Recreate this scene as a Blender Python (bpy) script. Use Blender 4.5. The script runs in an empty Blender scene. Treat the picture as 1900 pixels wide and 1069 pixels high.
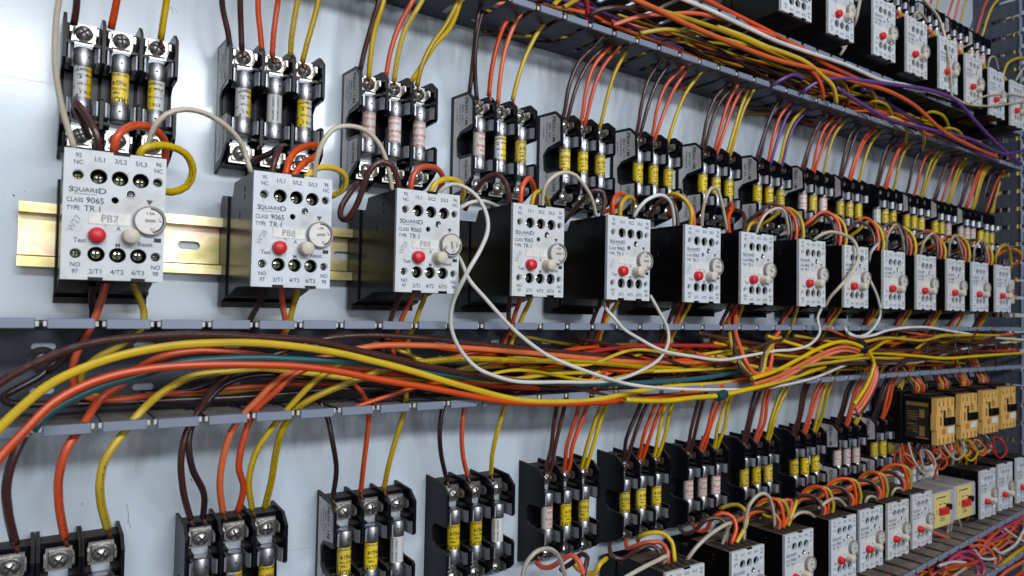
import bpy, math, random
from mathutils import Vector, Matrix
random.seed(7)
S=0.001
SC=bpy.context.scene
COL=SC.collection
PI=math.pi
# ------------------------------------------------------------------ camera model (mm)
CAM=(-12.259,-400.444,-44.006); YAW=math.radians(34.44464); PIT=math.radians(2.02262); ROL=math.radians(1.08292); FPX=1309.652
def basis():
    fw=Vector((math.sin(YAW)*math.cos(PIT),math.cos(YAW)*math.cos(PIT),math.sin(PIT)))
    r=Vector((math.cos(YAW),-math.sin(YAW),0)); u=r.cross(fw)
    return fw, r*math.cos(ROL)+u*math.sin(ROL), -r*math.sin(ROL)+u*math.cos(ROL)
FW,RT,UP=basis(); C0=Vector(CAM)
def at(px,py,Y):
    d=FW+RT*((px-950)/FPX)-UP*((py-534.5)/FPX)
    return C0+d*((Y-C0.y)/d.y)
# ------------------------------------------------------------------ materials
def nodes(name):
    m=bpy.data.materials.new(name); m.use_nodes=True; nt=m.node_tree
    return m,nt,nt.nodes['Principled BSDF']
def N(nt,t,**k):
    n=nt.nodes.new(t)
    for a,b in k.items(): setattr(n,a,b)
    return n
def noise(nt,scale,detail=4,coord='Object',stretch=None,rough=.55):
    tc=N(nt,'ShaderNodeTexCoord'); nz=N(nt,'ShaderNodeTexNoise'); nz.inputs['Scale'].default_value=scale; nz.inputs['Detail'].default_value=detail; nz.inputs['Roughness'].default_value=rough
    if stretch:
        mp=N(nt,'ShaderNodeMapping'); mp.inputs['Scale'].default_value=stretch
        nt.links.new(tc.outputs[coord],mp.inputs[0]); nt.links.new(mp.outputs[0],nz.inputs['Vector'])
    else: nt.links.new(tc.outputs[coord],nz.inputs['Vector'])
    return nz.outputs['Fac']
def ramp(nt,fac,stops):
    r=N(nt,'ShaderNodeValToRGB'); e=r.color_ramp.elements
    while len(e)>1: e.remove(e[-1])
    e[0].position=stops[0][0]; e[0].color=tuple(stops[0][1])+(1,) if len(stops[0][1])==3 else stops[0][1]
    for p,c in stops[1:]:
        x=e.new(p); x.color=tuple(c)+(1,)
    nt.links.new(fac,r.inputs[0]); return r.outputs[0]
def mix(nt,fac,a,b,mode='MIX'):
    m=N(nt,'ShaderNodeMix'); m.data_type='RGBA'; m.blend_type=mode
    if isinstance(fac,(int,float)): m.inputs[0].default_value=fac
    else: nt.links.new(fac,m.inputs[0])
    for s,v in ((6,a),(7,b)):
        if isinstance(v,(tuple,list)): m.inputs[s].default_value=tuple(v)+(1,)
        else: nt.links.new(v,m.inputs[s])
    return m.outputs[2]
def bump(nt,bs,fac,st,dist=.001):
    b=N(nt,'ShaderNodeBump'); b.inputs['Strength'].default_value=st; b.inputs['Distance'].default_value=dist
    nt.links.new(fac,b.inputs['Height']); nt.links.new(b.outputs[0],bs.inputs['Normal'])
def simple(name,col,rough=.4,metal=0.,dirt=.0,dirtcol=(.12,.09,.06),dscale=90,bmp=0.,spec=.5,coat=0,dust=0.,dustcol=(.17,.125,.09)):
    m,nt,b=nodes(name)
    b.inputs['Roughness'].default_value=rough; b.inputs['Metallic'].default_value=metal
    b.inputs['Specular IOR Level'].default_value=spec; b.inputs['Coat Weight'].default_value=coat
    c=tuple(col)
    out=None
    if dirt>0:
        f=noise(nt,dscale,6,rough=.65)
        fm=ramp(nt,f,[(.48,(0,0,0)),(.72,(dirt,)*3)])
        out=mix(nt,fm,c,dirtcol)
        rr=N(nt,'ShaderNodeMapRange'); rr.inputs[3].default_value=max(0,rough-.08); rr.inputs[4].default_value=min(1,rough+.2); nt.links.new(f,rr.inputs[0]); nt.links.new(rr.outputs[0],b.inputs['Roughness'])
        if bmp: bump(nt,b,f,bmp,.0004)
    if dust>0:
        g=N(nt,'ShaderNodeNewGeometry'); sp=N(nt,'ShaderNodeSeparateXYZ'); nt.links.new(g.outputs['True Normal'],sp.inputs[0])
        f2=noise(nt,60,5)
        mr=N(nt,'ShaderNodeMapRange'); mr.inputs[1].default_value=.55; mr.inputs[2].default_value=.95; nt.links.new(sp.outputs[2],mr.inputs[0])
        mm=N(nt,'ShaderNodeMath',operation='MULTIPLY'); nt.links.new(mr.outputs[0],mm.inputs[0])
        m2=N(nt,'ShaderNodeMapRange'); m2.inputs[1].default_value=.3; m2.inputs[2].default_value=.6; m2.inputs[3].default_value=dust*.55; m2.inputs[4].default_value=dust; nt.links.new(f2,m2.inputs[0])
        nt.links.new(m2.outputs[0],mm.inputs[1])
        out=mix(nt,mm.outputs[0],out if out else c,dustcol)
        # dusty = rough
        ra=N(nt,'ShaderNodeMapRange'); ra.inputs[3].default_value=rough; ra.inputs[4].default_value=.85; nt.links.new(mm.outputs[0],ra.inputs[0]); nt.links.new(ra.outputs[0],b.inputs['Roughness'])
    if out: nt.links.new(out,b.inputs['Base Color'])
    else: b.inputs['Base Color'].default_value=c+(1,)
    return m
M={}
M['black']=simple('black_plastic',(.0045,.0048,.0055),.24,dirt=.1,dirtcol=(.015,.012,.010),dscale=50,spec=.13,dust=.9,dustcol=(.15,.115,.085))
M['black_clean']=simple('black_moulding',(.004,.004,.005),.3,spec=.15,dirt=.1,dirtcol=(.03,.026,.022),dscale=40)
M['fb']=simple('fuse_block_phenolic',(.006,.0065,.010),.26,dirt=.15,dirtcol=(.02,.018,.016),dscale=70,dust=.7,dustcol=(.10,.082,.07),spec=.13)
M['face']=simple('relay_face_white',(.60,.635,.69),.42,dirt=.6,dirtcol=(.34,.31,.28),dscale=55,bmp=.05)
_m=M['face'].node_tree; _b=_m.nodes['Principled BSDF']; _o=_b.inputs['Base Color'].links[0].from_socket
_f=noise(_m,300,4,stretch=(1,1,.25)); _c=ramp(_m,_f,[(.66,(0,0,0)),(.72,(.7,.7,.7))]); _o=mix(_m,_c,_o,(.25,.22,.2))
_oi=N(_m,'ShaderNodeObjectInfo'); _mr=N(_m,'ShaderNodeMapRange'); _mr.inputs[4].default_value=.35; _m.links.new(_oi.outputs['Random'],_mr.inputs[0])
_m.links.new(mix(_m,_mr.outputs[0],_o,(.58,.55,.47)),_b.inputs['Base Color'])
M['duct']=simple('duct_grey_plastic',(.066,.077,.102),.42,spec=.2,dirt=.25,dirtcol=(.1,.09,.085),dscale=35,dust=.97,dustcol=(.27,.215,.175))
M['lip']=simple('duct_lip_grey',(.20,.235,.315),.36,dirt=.2,dirtcol=(.17,.16,.17),dscale=55)
M['nub']=simple('duct_broken_edge',(.6,.6,.58),.5,dirt=.4,dirtcol=(.2,.18,.15),dscale=300)
M['red']=simple('red_button',(.62,.015,.02),.35,dirt=.2,dirtcol=(.25,.02,.02))
M['cream']=simple('cream_knob',(.62,.56,.46),.45,dirt=.6,dirtcol=(.35,.28,.2),dscale=180,bmp=.2)
M['dial']=simple('dial_white',(.60,.58,.54),.25,dirt=.15,dirtcol=(.5,.42,.3),coat=.4)
M['ring']=simple('dial_rim',(.26,.23,.21),.3,dirt=.3)
M['strip']=simple('marking_strip',(.68,.67,.63),.3,dirt=.5,dirtcol=(.4,.36,.28),dscale=140)
M['strip2']=simple('contact_strip',(.36,.40,.44),.4,.3,dirt=.4)
M['screwhead']=simple('screw_head',(.66,.64,.60),.38,1,dirt=.5,dirtcol=(.22,.18,.15),dscale=200,bmp=.05)
M['ink']=simple('blue_grey_ink',(.045,.06,.10),.6)
M['inkblack']=simple('black_ink',(.015,.015,.02),.6)
M['pencil']=simple('pencil_writing',(.33,.34,.37),.7)
M['redink']=simple('red_ink',(.55,.05,.03),.6)
M['nickel']=simple('nickel_screw',(.50,.48,.45),.27,1,dirt=.6,dirtcol=(.2,.16,.12),dscale=260,bmp=.1)
M['cap']=simple('fuse_cap_metal',(.50,.50,.52),.36,1,dirt=.8,dirtcol=(.2,.17,.15),dscale=150,bmp=.2)
M['clip']=simple('clip_tinned',(.40,.42,.46),.45,1,dirt=.5,dirtcol=(.2,.19,.19),dscale=110)
M['copper']=simple('copper_strands',(.36,.13,.07),.4,1,dirt=.4)
M['label']=simple('silver_label',(.74,.71,.70),.45,.15,dirt=.6,dirtcol=(.2,.18,.165),dscale=55,bmp=.1)
M['dark']=simple('screw_slot_dark',(.01,.01,.01),.7)
M['steel']=simple('zinc_steel',(.55,.57,.6),.3,1,dirt=.4)
M['tan']=simple('contactor_tan',(.72,.42,.12),.45,dirt=.3,dirtcol=(.35,.2,.07),dscale=100)
M['cdark']=simple('contactor_tan_shade',(.42,.22,.05),.5)
M['gold']=simple('gold_side_label',(.36,.21,.05),.5,.2,dirt=.6,dirtcol=(.03,.025,.02),dscale=150)
M['timer']=simple('timer_grey_case',(.42,.42,.45),.45,dirt=.3,dust=.9,dustcol=(.26,.21,.18))
M['tyellow']=simple('timer_yellow_face',(.70,.58,.20),.45,dirt=.3,dirtcol=(.4,.3,.1))
M['tsocket']=simple('socket_grey',(.34,.37,.42),.45,dirt=.3,dust=.5)
M['white']=simple('white_insert',(.72,.73,.74),.4,dirt=.3)
# yellow-zinc rail with rainbow passivation
m,nt,b=nodes('yellow_zinc_rail'); f=noise(nt,22,3,stretch=(1,1,2.2),rough=.5)
c=ramp(nt,f,[(.30,(.26,.34,.20)),(.42,(.58,.47,.20)),(.52,(.76,.66,.40)),(.60,(.70,.45,.36)),(.68,(.40,.50,.30)),(.8,(.62,.50,.24))])
nt.links.new(c,b.inputs['Base Color']); b.inputs['Metallic'].default_value=1; b.inputs['Roughness'].default_value=.32
M['rail']=m
m,nt,b=nodes('yellow_zinc_screw'); f=noise(nt,220,3)
c=ramp(nt,f,[(.35,(.45,.62,.36)),(.47,(.80,.72,.36)),(.56,(.42,.60,.60)),(.66,(.72,.42,.16))]); nt.links.new(c,b.inputs['Base Color']); b.inputs['Metallic'].default_value=1; b.inputs['Roughness'].default_value=.2
M['zscrew']=m
# painted back panel: gloss white paint, faint smears and scuffs, blurred duct reflections painted in
m,nt,b=nodes('panel_white_paint')
f1=noise(nt,5,6,stretch=(1.2,1,.5)); c1=ramp(nt,f1,[(.3,(.54,.62,.70)),(.7,(.61,.68,.76))])
f2=noise(nt,30,8,rough=.7); c2=ramp(nt,f2,[(.60,(0,0,0)),(.80,(.35,.35,.35))])
o=mix(nt,c2,c1,(.38,.38,.37)); 
f3=noise(nt,420,2); c3=ramp(nt,f3,[(.735,(0,0,0)),(.76,(.6,.6,.6))]); o=mix(nt,c3,o,(.2,.19,.18))
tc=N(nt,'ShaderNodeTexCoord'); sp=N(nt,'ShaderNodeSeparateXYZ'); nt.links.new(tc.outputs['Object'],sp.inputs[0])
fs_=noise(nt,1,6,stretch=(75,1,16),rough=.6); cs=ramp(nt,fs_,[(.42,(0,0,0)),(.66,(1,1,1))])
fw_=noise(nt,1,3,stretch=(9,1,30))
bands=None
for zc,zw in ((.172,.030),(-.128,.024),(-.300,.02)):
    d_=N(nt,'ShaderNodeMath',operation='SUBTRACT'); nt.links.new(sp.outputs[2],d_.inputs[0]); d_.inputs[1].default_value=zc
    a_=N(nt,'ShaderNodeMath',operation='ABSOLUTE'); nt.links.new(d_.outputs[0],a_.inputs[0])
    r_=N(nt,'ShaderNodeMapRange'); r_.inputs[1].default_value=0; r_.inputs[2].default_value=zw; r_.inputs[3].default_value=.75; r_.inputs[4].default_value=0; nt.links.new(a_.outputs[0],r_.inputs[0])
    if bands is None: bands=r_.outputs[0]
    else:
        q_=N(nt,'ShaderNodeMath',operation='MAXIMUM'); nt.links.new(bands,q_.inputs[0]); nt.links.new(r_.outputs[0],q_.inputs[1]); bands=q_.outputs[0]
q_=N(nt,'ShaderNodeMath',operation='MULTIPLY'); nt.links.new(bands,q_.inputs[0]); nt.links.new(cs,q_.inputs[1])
o=mix(nt,q_.outputs[0],o,(.24,.23,.20))  # streaky bands beside the ducts: blurred reflections put into the paint colour
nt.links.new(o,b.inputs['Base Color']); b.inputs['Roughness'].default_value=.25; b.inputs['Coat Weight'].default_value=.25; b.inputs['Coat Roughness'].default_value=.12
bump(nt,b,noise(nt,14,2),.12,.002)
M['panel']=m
def vary(nt,out,amt,tint=(.5,.42,.3)):
    oi=N(nt,'ShaderNodeObjectInfo'); hs=N(nt,'ShaderNodeHueSaturation'); mr=N(nt,'ShaderNodeMapRange'); mr.inputs[3].default_value=1-amt; mr.inputs[4].default_value=1+amt*.3
    nt.links.new(oi.outputs['Random'],mr.inputs[0]); nt.links.new(mr.outputs[0],hs.inputs['Value'])
    m2=N(nt,'ShaderNodeMath',operation='MULTIPLY'); m2.inputs[1].default_value=7.31; nt.links.new(oi.outputs['Random'],m2.inputs[0]); fr=N(nt,'ShaderNodeMath',operation='FRACT'); nt.links.new(m2.outputs[0],fr.inputs[0])
    m3=N(nt,'ShaderNodeMapRange'); m3.inputs[3].default_value=1-amt*.25; m3.inputs[4].default_value=1.03; nt.links.new(fr.outputs[0],m3.inputs[0]); nt.links.new(m3.outputs[0],hs.inputs['Saturation'])
    nt.links.new(out,hs.inputs['Color']); return hs.outputs[0]
def wiremat(name,col,rough=.33,pr=None,dirtcol=None,streak=False):
    m,nt,b=nodes(name); b.inputs['Roughness'].default_value=rough
    b.inputs['Specular IOR Level'].default_value=.5
    f=noise(nt,45,5); dc=dirtcol or tuple(x*.6+.02 for x in col)
    o=mix(nt,ramp(nt,f,[(.42,(0,0,0)),(.78,(.75,.75,.75))]),tuple(col),dc)
    if pr:
        uv=N(nt,'ShaderNodeUVMap'); sp=N(nt,'ShaderNodeSeparateXYZ'); nt.links.new(uv.outputs[0],sp.inputs[0])
        # printed line of small characters: fine broken marks inside a narrow band
        cb=N(nt,'ShaderNodeCombineXYZ'); nt.links.new(sp.outputs[0],cb.inputs[0])
        ms=N(nt,'ShaderNodeMath',operation='MULTIPLY'); ms.inputs[1].default_value=9; nt.links.new(sp.outputs[1],ms.inputs[0]); nt.links.new(ms.outputs[0],cb.inputs[1])
        nz=N(nt,'ShaderNodeTexNoise'); nz.inputs['Scale'].default_value=1.5; nz.inputs['Detail'].default_value=1; nt.links.new(cb.outputs[0],nz.inputs[0])
        nz2=N(nt,'ShaderNodeTexNoise'); nz2.noise_dimensions='1D'; nz2.inputs['Scale'].default_value=.04; nt.links.new(sp.outputs[0],nz2.inputs['W'])
        g1=N(nt,'ShaderNodeMath',operation='GREATER_THAN'); g1.inputs[1].default_value=.52; nt.links.new(nz.outputs['Fac'],g1.inputs[0])
        g2=N(nt,'ShaderNodeMath',operation='GREATER_THAN'); g2.inputs[1].default_value=.47; nt.links.new(nz2.outputs['Fac'],g2.inputs[0])
        cm=N(nt,'ShaderNodeMath',operation='COMPARE'); cm.inputs[1].default_value=.5; cm.inputs[2].default_value=.055; nt.links.new(sp.outputs[1],cm.inputs[0])
        a=N(nt,'ShaderNodeMath',operation='MULTIPLY'); nt.links.new(g1.outputs[0],a.inputs[0]); nt.links.new(g2.outputs[0],a.inputs[1])
        a2=N(nt,'ShaderNodeMath',operation='MULTIPLY'); nt.links.new(a.outputs[0],a2.inputs[0]); nt.links.new(cm.outputs[0],a2.inputs[1])
        a3=N(nt,'ShaderNodeMath',operation='MULTIPLY'); a3.inputs[1].default_value=.8; nt.links.new(a2.outputs[0],a3.inputs[0])
        o=mix(nt,a3.outputs[0],o,(.03,.03,.02))
    if streak:
        uv=N(nt,'ShaderNodeUVMap'); mp=N(nt,'ShaderNodeMapping'); mp.inputs['Scale'].default_value=(.25,14,1); nt.links.new(uv.outputs[0],mp.inputs[0])
        wv=N(nt,'ShaderNodeTexNoise'); wv.inputs['Scale'].default_value=1; nt.links.new(mp.outputs[0],wv.inputs[0]); bump(nt,b,wv.outputs['Fac'],.35,.0006)
    nt.links.new(vary(nt,o,.2),b.inputs['Base Color'])
    return m
WC=dict(brown=((.075,.026,.022),),orange=((.74,.080,.010),),orange2=((.76,.145,.032),),yellow=((.66,.44,.006),),yellow2=((.50,.34,.010),),white=((.74,.73,.68),),cream=((.56,.49,.38),),teal=((.02,.105,.12),),purple=((.13,.05,.24),),magenta=((.62,.06,.20),),salmon=((.80,.17,.10),),navy=((.03,.025,.07),),darkbrown=((.035,.016,.016),),red=((.55,.03,.03),))
for k,v in WC.items(): M['w_'+k]=wiremat('insulation_'+k,v[0],.30 if 'brown' in k else .34,pr=k in('yellow','yellow2','orange','white','teal','cream'),streak=k in('brown',))
# fuse labels
def fuselabel(name,a,b2,split,wear):
    m,nt,b=nodes(name); b.inputs['Roughness'].default_value=.42
    tc=N(nt,'ShaderNodeTexCoord'); sp=N(nt,'ShaderNodeSeparateXYZ'); nt.links.new(tc.outputs['Object'],sp.inputs[0])
    g=N(nt,'ShaderNodeMath',operation='GREATER_THAN'); g.inputs[1].default_value=split; nt.links.new(sp.outputs[0],g.inputs[0])
    o=mix(nt,g.outputs[0],a,b2)
    f=noise(nt,260,5,rough=.6); c=ramp(nt,f,[(wear,(0,0,0)),(wear+.03,(1,1,1))])
    o=mix(nt,c,o,(.42,.36,.30))
    f2=noise(nt,420,4); c=ramp(nt,f2,[(wear+.02,(0,0,0)),(wear+.05,(1,1,1))]); o=mix(nt,c,o,(.06,.045,.04))
    nt.links.new(vary(nt,o,.3),b.inputs['Base Color']); return m
YEL=(.80,.58,.010); WHI=(.70,.69,.68)
M['f_yellow']=fuselabel('fuse_label_yellow',YEL,YEL,9,.60)
M['f_white']=fuselabel('fuse_label_white',(.70,.62,.57),(.72,.66,.62),0,.63)
M['f_wy']=fuselabel('fuse_label_white_yellow',WHI,YEL,0.0,.59)
M['f_yw']=fuselabel('fuse_label_yellow_white',YEL,WHI,0.0,.585)
M['f_plain']=fuselabel('fuse_label_plain_white',WHI,WHI,0,.66)

# ------------------------------------------------------------------ mesh accumulator (mm)
class MB:
    def __init__(s): s.v=[]; s.f=[]; s.m=[]; s.sm=[]; s.uv=None
    def add(s,vs,fs,mi=0,smooth=False):
        o=len(s.v); s.v+= [tuple(v) for v in vs]
        for f in fs: s.f.append([i+o for i in f]); s.m.append(mi); s.sm.append(smooth)
    def box(s,x0,x1,y0,y1,z0,z1,mi=0,bev=0):
        if bev>0:
            # chamfered box: octagonal cross sections in all axes
            b=bev; vs=[];
            X=(x0,x1);Y=(y0,y1);Z=(z0,z1)
            import itertools
            idx={}
            for i,j,k in itertools.product((0,1),repeat=3):
                sx=1 if i==0 else -1; sy=1 if j==0 else -1; sz=1 if k==0 else -1
                idx[(i,j,k,'x')]=len(vs); vs.append((X[i],Y[j]+sy*b,Z[k]+sz*b))
                idx[(i,j,k,'y')]=len(vs); vs.append((X[i]+sx*b,Y[j],Z[k]+sz*b))
                idx[(i,j,k,'z')]=len(vs); vs.append((X[i]+sx*b,Y[j]+sy*b,Z[k]))
            fs=[]
            c4=[(0,0),(1,0),(1,1),(0,1)]
            for i in(0,1):
                q=[idx[(i,a,c,'x')] for a,c in c4]; fs.append(q if i==1 else q[::-1])
                q=[idx[(a,i,c,'y')] for a,c in c4]; fs.append(q if i==0 else q[::-1])
                q=[idx[(a,c,i,'z')] for a,c in c4]; fs.append(q if i==1 else q[::-1])
            for a in (0,1):
                for c in (0,1):
                    fs.append([idx[(a,c,0,'x')],idx[(a,c,1,'x')],idx[(a,c,1,'y')],idx[(a,c,0,'y')]])
                    fs.append([idx[(a,0,c,'x')],idx[(a,1,c,'x')],idx[(a,1,c,'z')],idx[(a,0,c,'z')]])
                    fs.append([idx[(0,a,c,'y')],idx[(1,a,c,'y')],idx[(1,a,c,'z')],idx[(0,a,c,'z')]])
            for i,j,k in itertools.product((0,1),repeat=3): fs.append([idx[(i,j,k,'x')],idx[(i,j,k,'y')],idx[(i,j,k,'z')]])
            s.add(vs,fs,mi); return
        vs=[(x0,y0,z0),(x1,y0,z0),(x1,y1,z0),(x0,y1,z0),(x0,y0,z1),(x1,y0,z1),(x1,y1,z1),(x0,y1,z1)]
        s.add(vs,[(0,3,2,1),(4,5,6,7),(0,1,5,4),(1,2,6,5),(2,3,7,6),(3,0,4,7)],mi)
    def prism(s,poly,a0,a1,axis='x',mi=0):
        """poly in the two other axes: x->(y,z)  y->(x,z)  z->(x,y)"""
        n=len(poly)
        def P(a,p):
            if axis=='x': return (a,p[0],p[1])
            if axis=='y': return (p[0],a,p[1])
            return (p[0],p[1],a)
        vs=[P(a0,p) for p in poly]+[P(a1,p) for p in poly]
        fs=[list(range(n)),list(range(n,2*n))[::-1]]+[[i,i+n,(i+1)%n+n,(i+1)%n] for i in range(n)]
        s.add(vs,fs,mi)
    def lathe(s,prof,c,axis='y',n=20,mi=0,smooth=True,caps=True):
        """prof: [(r,a)] along axis"""
        vs=[];fs=[]
        for r,a in prof:
            for k in range(n):
                t=2*PI*k/n; p,q=r*math.cos(t),r*math.sin(t)
                if axis=='y': vs.append((c[0]+p,c[1]+a,c[2]+q))
                elif axis=='z': vs.append((c[0]+p,c[1]+q,c[2]+a))
                else: vs.append((c[0]+a,c[1]+p,c[2]+q))
        for i in range(len(prof)-1):
            for k in range(n):
                fs.append([i*n+k,i*n+(k+1)%n,(i+1)*n+(k+1)%n,(i+1)*n+k])
        s.add(vs,fs,mi,smooth)
        if not caps: return
        s.add([vs[k] for k in range(n)],[list(range(n))],mi); s.add([vs[(len(prof)-1)*n+k] for k in range(n)],[list(range(n))],mi)
    def mesh(s,name,mats):
        me=bpy.data.meshes.new(name); me.from_pydata([(x*S,y*S,z*S) for x,y,z in s.v],[],s.f)
        for m in mats: me.materials.append(m)
        me.polygons.foreach_set('material_index',s.m); me.polygons.foreach_set('use_smooth',s.sm)
        if s.uv:
            ul=me.uv_layers.new(name='UVMap')
            for p in me.polygons:
                for li in p.loop_indices: ul.data[li].uv=s.uv[me.loops[li].vertex_index]
        import bmesh
        bm=bmesh.new(); bm.from_mesh(me); bmesh.ops.recalc_face_normals(bm,faces=bm.faces); bm.to_mesh(me); bm.free()
        me.update(); return me
def link(name,me,parent=None,loc=None):
    o=bpy.data.objects.new(name,me); COL.objects.link(o)
    if parent: o.parent=parent
    if loc: o.location=[c*S for c in loc]
    return o
def build(mb,name,mats,parent=None,loc=None):
    if not isinstance(mats,(list,tuple)): mats=[mats]
    return link(name,mb.mesh(name,[M[m] for m in mats]),parent,loc)
def empty(name,loc):
    o=bpy.data.objects.new(name,None); o.empty_display_size=.01; COL.objects.link(o); o.location=[c*S for c in loc]; return o
def tag(o,label=None,cat=None,group=None,kind=None):
    if label: o['label']=label
    if cat: o['category']=cat
    if group: o['group']=group
    if kind: o['kind']=kind
    return o
def copy_tree(o,parent=None):
    c=o.copy(); COL.objects.link(c)
    if parent: c.parent=parent
    for ch in KIDS.get(o.name,[]): copy_tree(ch,c)
    return c
KIDS={}
def reg(root):
    for o in list(bpy.data.objects):
        if o.parent: KIDS.setdefault(o.parent.name,[])
    for o in list(bpy.data.objects):
        if o.parent and o not in KIDS[o.parent.name]: KIDS[o.parent.name].append(o)
# text -> verts/faces in a local (u right, v up) plane, mm
TC={}
def textgeo(s,wide=1.0):
    if s in TC: return TC[s]
    cu=bpy.data.curves.new('t','FONT'); cu.body=s; cu.size=1; cu.align_x='CENTER'; cu.align_y='CENTER'; cu.resolution_u=3; cu.offset=.016
    o=bpy.data.objects.new('t',cu); COL.objects.link(o); bpy.context.view_layer.update()
    dg=bpy.context.evaluated_depsgraph_get(); me=o.evaluated_get(dg).to_mesh()
    vs=[tuple(v.co) for v in me.vertices]; fs=[list(p.vertices) for p in me.polygons]
    o.evaluated_get(dg).to_mesh_clear(); bpy.data.objects.remove(o); bpy.data.curves.remove(cu)
    TC[s]=(vs,fs); return vs,fs
def put_text(mb,s,u,v,size,f,rot=0,wx=1.0,mi=0,thick=.0):
    """f maps (u,v)->3d; size = font size (cap height ~.7)"""
    vs,fs=textgeo(s); c,sn=math.cos(rot),math.sin(rot); out=[]
    for x,y,_ in vs:
        x*=size*wx; y*=size
        out.append(f(u+x*c-y*sn,v+x*sn+y*c))
    mb.add(out,fs,mi)
def frect(mb,u0,u1,v0,v1,f,mi=0):
    mb.add([f(u0,v0),f(u1,v0),f(u1,v1),f(u0,v1)],[[0,1,2,3]],mi)
# flat plate with holes, via filled 2D curve; plane (u,v) -> extruded
def holed(splines,thick):
    cu=bpy.data.curves.new('h','CURVE'); cu.dimensions='2D'; cu.fill_mode='BOTH'; cu.extrude=thick/2
    for pts in splines:
        sp=cu.splines.new('POLY'); sp.points.add(len(pts)-1); sp.use_cyclic_u=True
        for i,p in enumerate(pts): sp.points[i].co=(p[0],p[1],0,1)
    o=bpy.data.objects.new('h',cu); COL.objects.link(o); bpy.context.view_layer.update()
    dg=bpy.context.evaluated_depsgraph_get(); me=o.evaluated_get(dg).to_mesh()
    vs=[tuple(v.co) for v in me.vertices]; fs=[list(p.vertices) for p in me.polygons]
    o.evaluated_get(dg).to_mesh_clear(); bpy.data.objects.remove(o); bpy.data.curves.remove(cu)
    return vs,fs
def circ(u,v,r,n=20): return [(u+r*math.cos(2*PI*k/n),v+r*math.sin(2*PI*k/n)) for k in range(n)]
def obround(u,v,w,h,n=7):
    r=h/2; a=w/2-r; out=[]
    for k in range(n+1): t=-PI/2+PI*k/n; out.append((u+a+r*math.cos(t),v+r*math.sin(t)))
    for k in range(n+1): t=PI/2+PI*k/n; out.append((u-a+r*math.cos(t),v+r*math.sin(t)))
    return out
# ------------------------------------------------------------------ wires
def smooth_path(P,step=3.5):
    out=[]; n=len(P)
    Q=[P[0]*2-P[1]]+P+[P[-1]*2-P[-2]]
    for i in range(1,n):
        p0,p1,p2,p3=Q[i-1],Q[i],Q[i+1],Q[i+2]
        L=(p2-p1).length; k=max(2,min(24,int(L/step)))
        # centripetal-ish tangents
        d01=max((p1-p0).length,1e-3)**.5; d12=max(L,1e-3)**.5; d23=max((p3-p2).length,1e-3)**.5
        m1=((p1-p0)/d01-(p2-p0)/(d01+d12)+(p2-p1)/d12)*d12
        m2=((p2-p1)/d12-(p3-p1)/(d12+d23)+(p3-p2)/d23)*d12
        for j in range(k):
            t=j/k; t2=t*t; t3=t2*t
            out.append(p1*(2*t3-3*t2+1)+m1*(t3-2*t2+t)+p2*(-2*t3+3*t2)+m2*(t3-t2))
    out.append(P[-1]); return out
def tube(mb,P,r,n=9,mi=0,uv=True,phase=0):
    pts=smooth_path(P); T=[(pts[min(i+1,len(pts)-1)]-pts[max(i-1,0)]).normalized() for i in range(len(pts))]
    up=Vector((0,0,1)) if abs(T[0].z)<.9 else Vector((1,0,0)); nn=(up-T[0]*up.dot(T[0])).normalized()
    base=len(mb.v); 
    if mb.uv is None: mb.uv=[]
    acc=0; ph=phase
    for i,p in enumerate(pts):
        if i: nn=(nn-T[i]*nn.dot(T[i])).normalized(); acc+=(p-pts[i-1]).length
        bb=T[i].cross(nn)
        for k in range(n+1):
            t=2*PI*k/n; q=p+(nn*math.cos(t+ph)+bb*math.sin(t+ph))*r; mb.v.append((q.x,q.y,q.z)); mb.uv.append((acc,k/n))
    for i in range(len(pts)-1):
        for k in range(n):
            a=base+i*(n+1)+k; mb.f.append([a,a+1,a+n+2,a+n+1]); mb.m.append(mi); mb.sm.append(True)
    for e,i in ((0,0),(1,len(pts)-1)):
        mb.f.append([base+i*(n+1)+k for k in range(n)]); mb.m.append(mi); mb.sm.append(False)
WL=[]
CNAME=dict(brown='brown',orange='orange',orange2='light orange',yellow='yellow',yellow2='dull yellow',white='white',cream='cream',teal='teal',purple='purple',magenta='magenta',salmon='salmon pink',navy='dark blue',darkbrown='dark brown',red='red')
def wire(col,r,P,label,group=None):
    WL.append((col,r,P,label,group)); return
def make_wire(col,r,P,label,group=None,bare=None):
    mb=MB(); o0=P[0].copy(); tube(mb,[p-o0 for p in P],r,n=10 if r>1.3 else 8,phase=random.uniform(-.6,2.2))
    o=build(mb,'wire',['w_'+col],loc=o0); tag(o,label,'wire',group)
    if bare:
        b=MB(); tube(b,[p-o0 for p in bare],r*.5,n=6); build(b,'bare_end',['copper'],o)
    return o
def T(pts,y0=None,y1=None):
    """px trace: (x,y) with interpolated depth or (x,y,Y)"""
    out=[]; n=len(pts)
    for i,p in enumerate(pts):
        Y=p[2] if len(p)==3 else y0+(y1-y0)*i/max(1,n-1)
        out.append(at(p[0],p[1],Y))
    return out
V=Vector
PY=82.0
V=Vector
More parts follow.
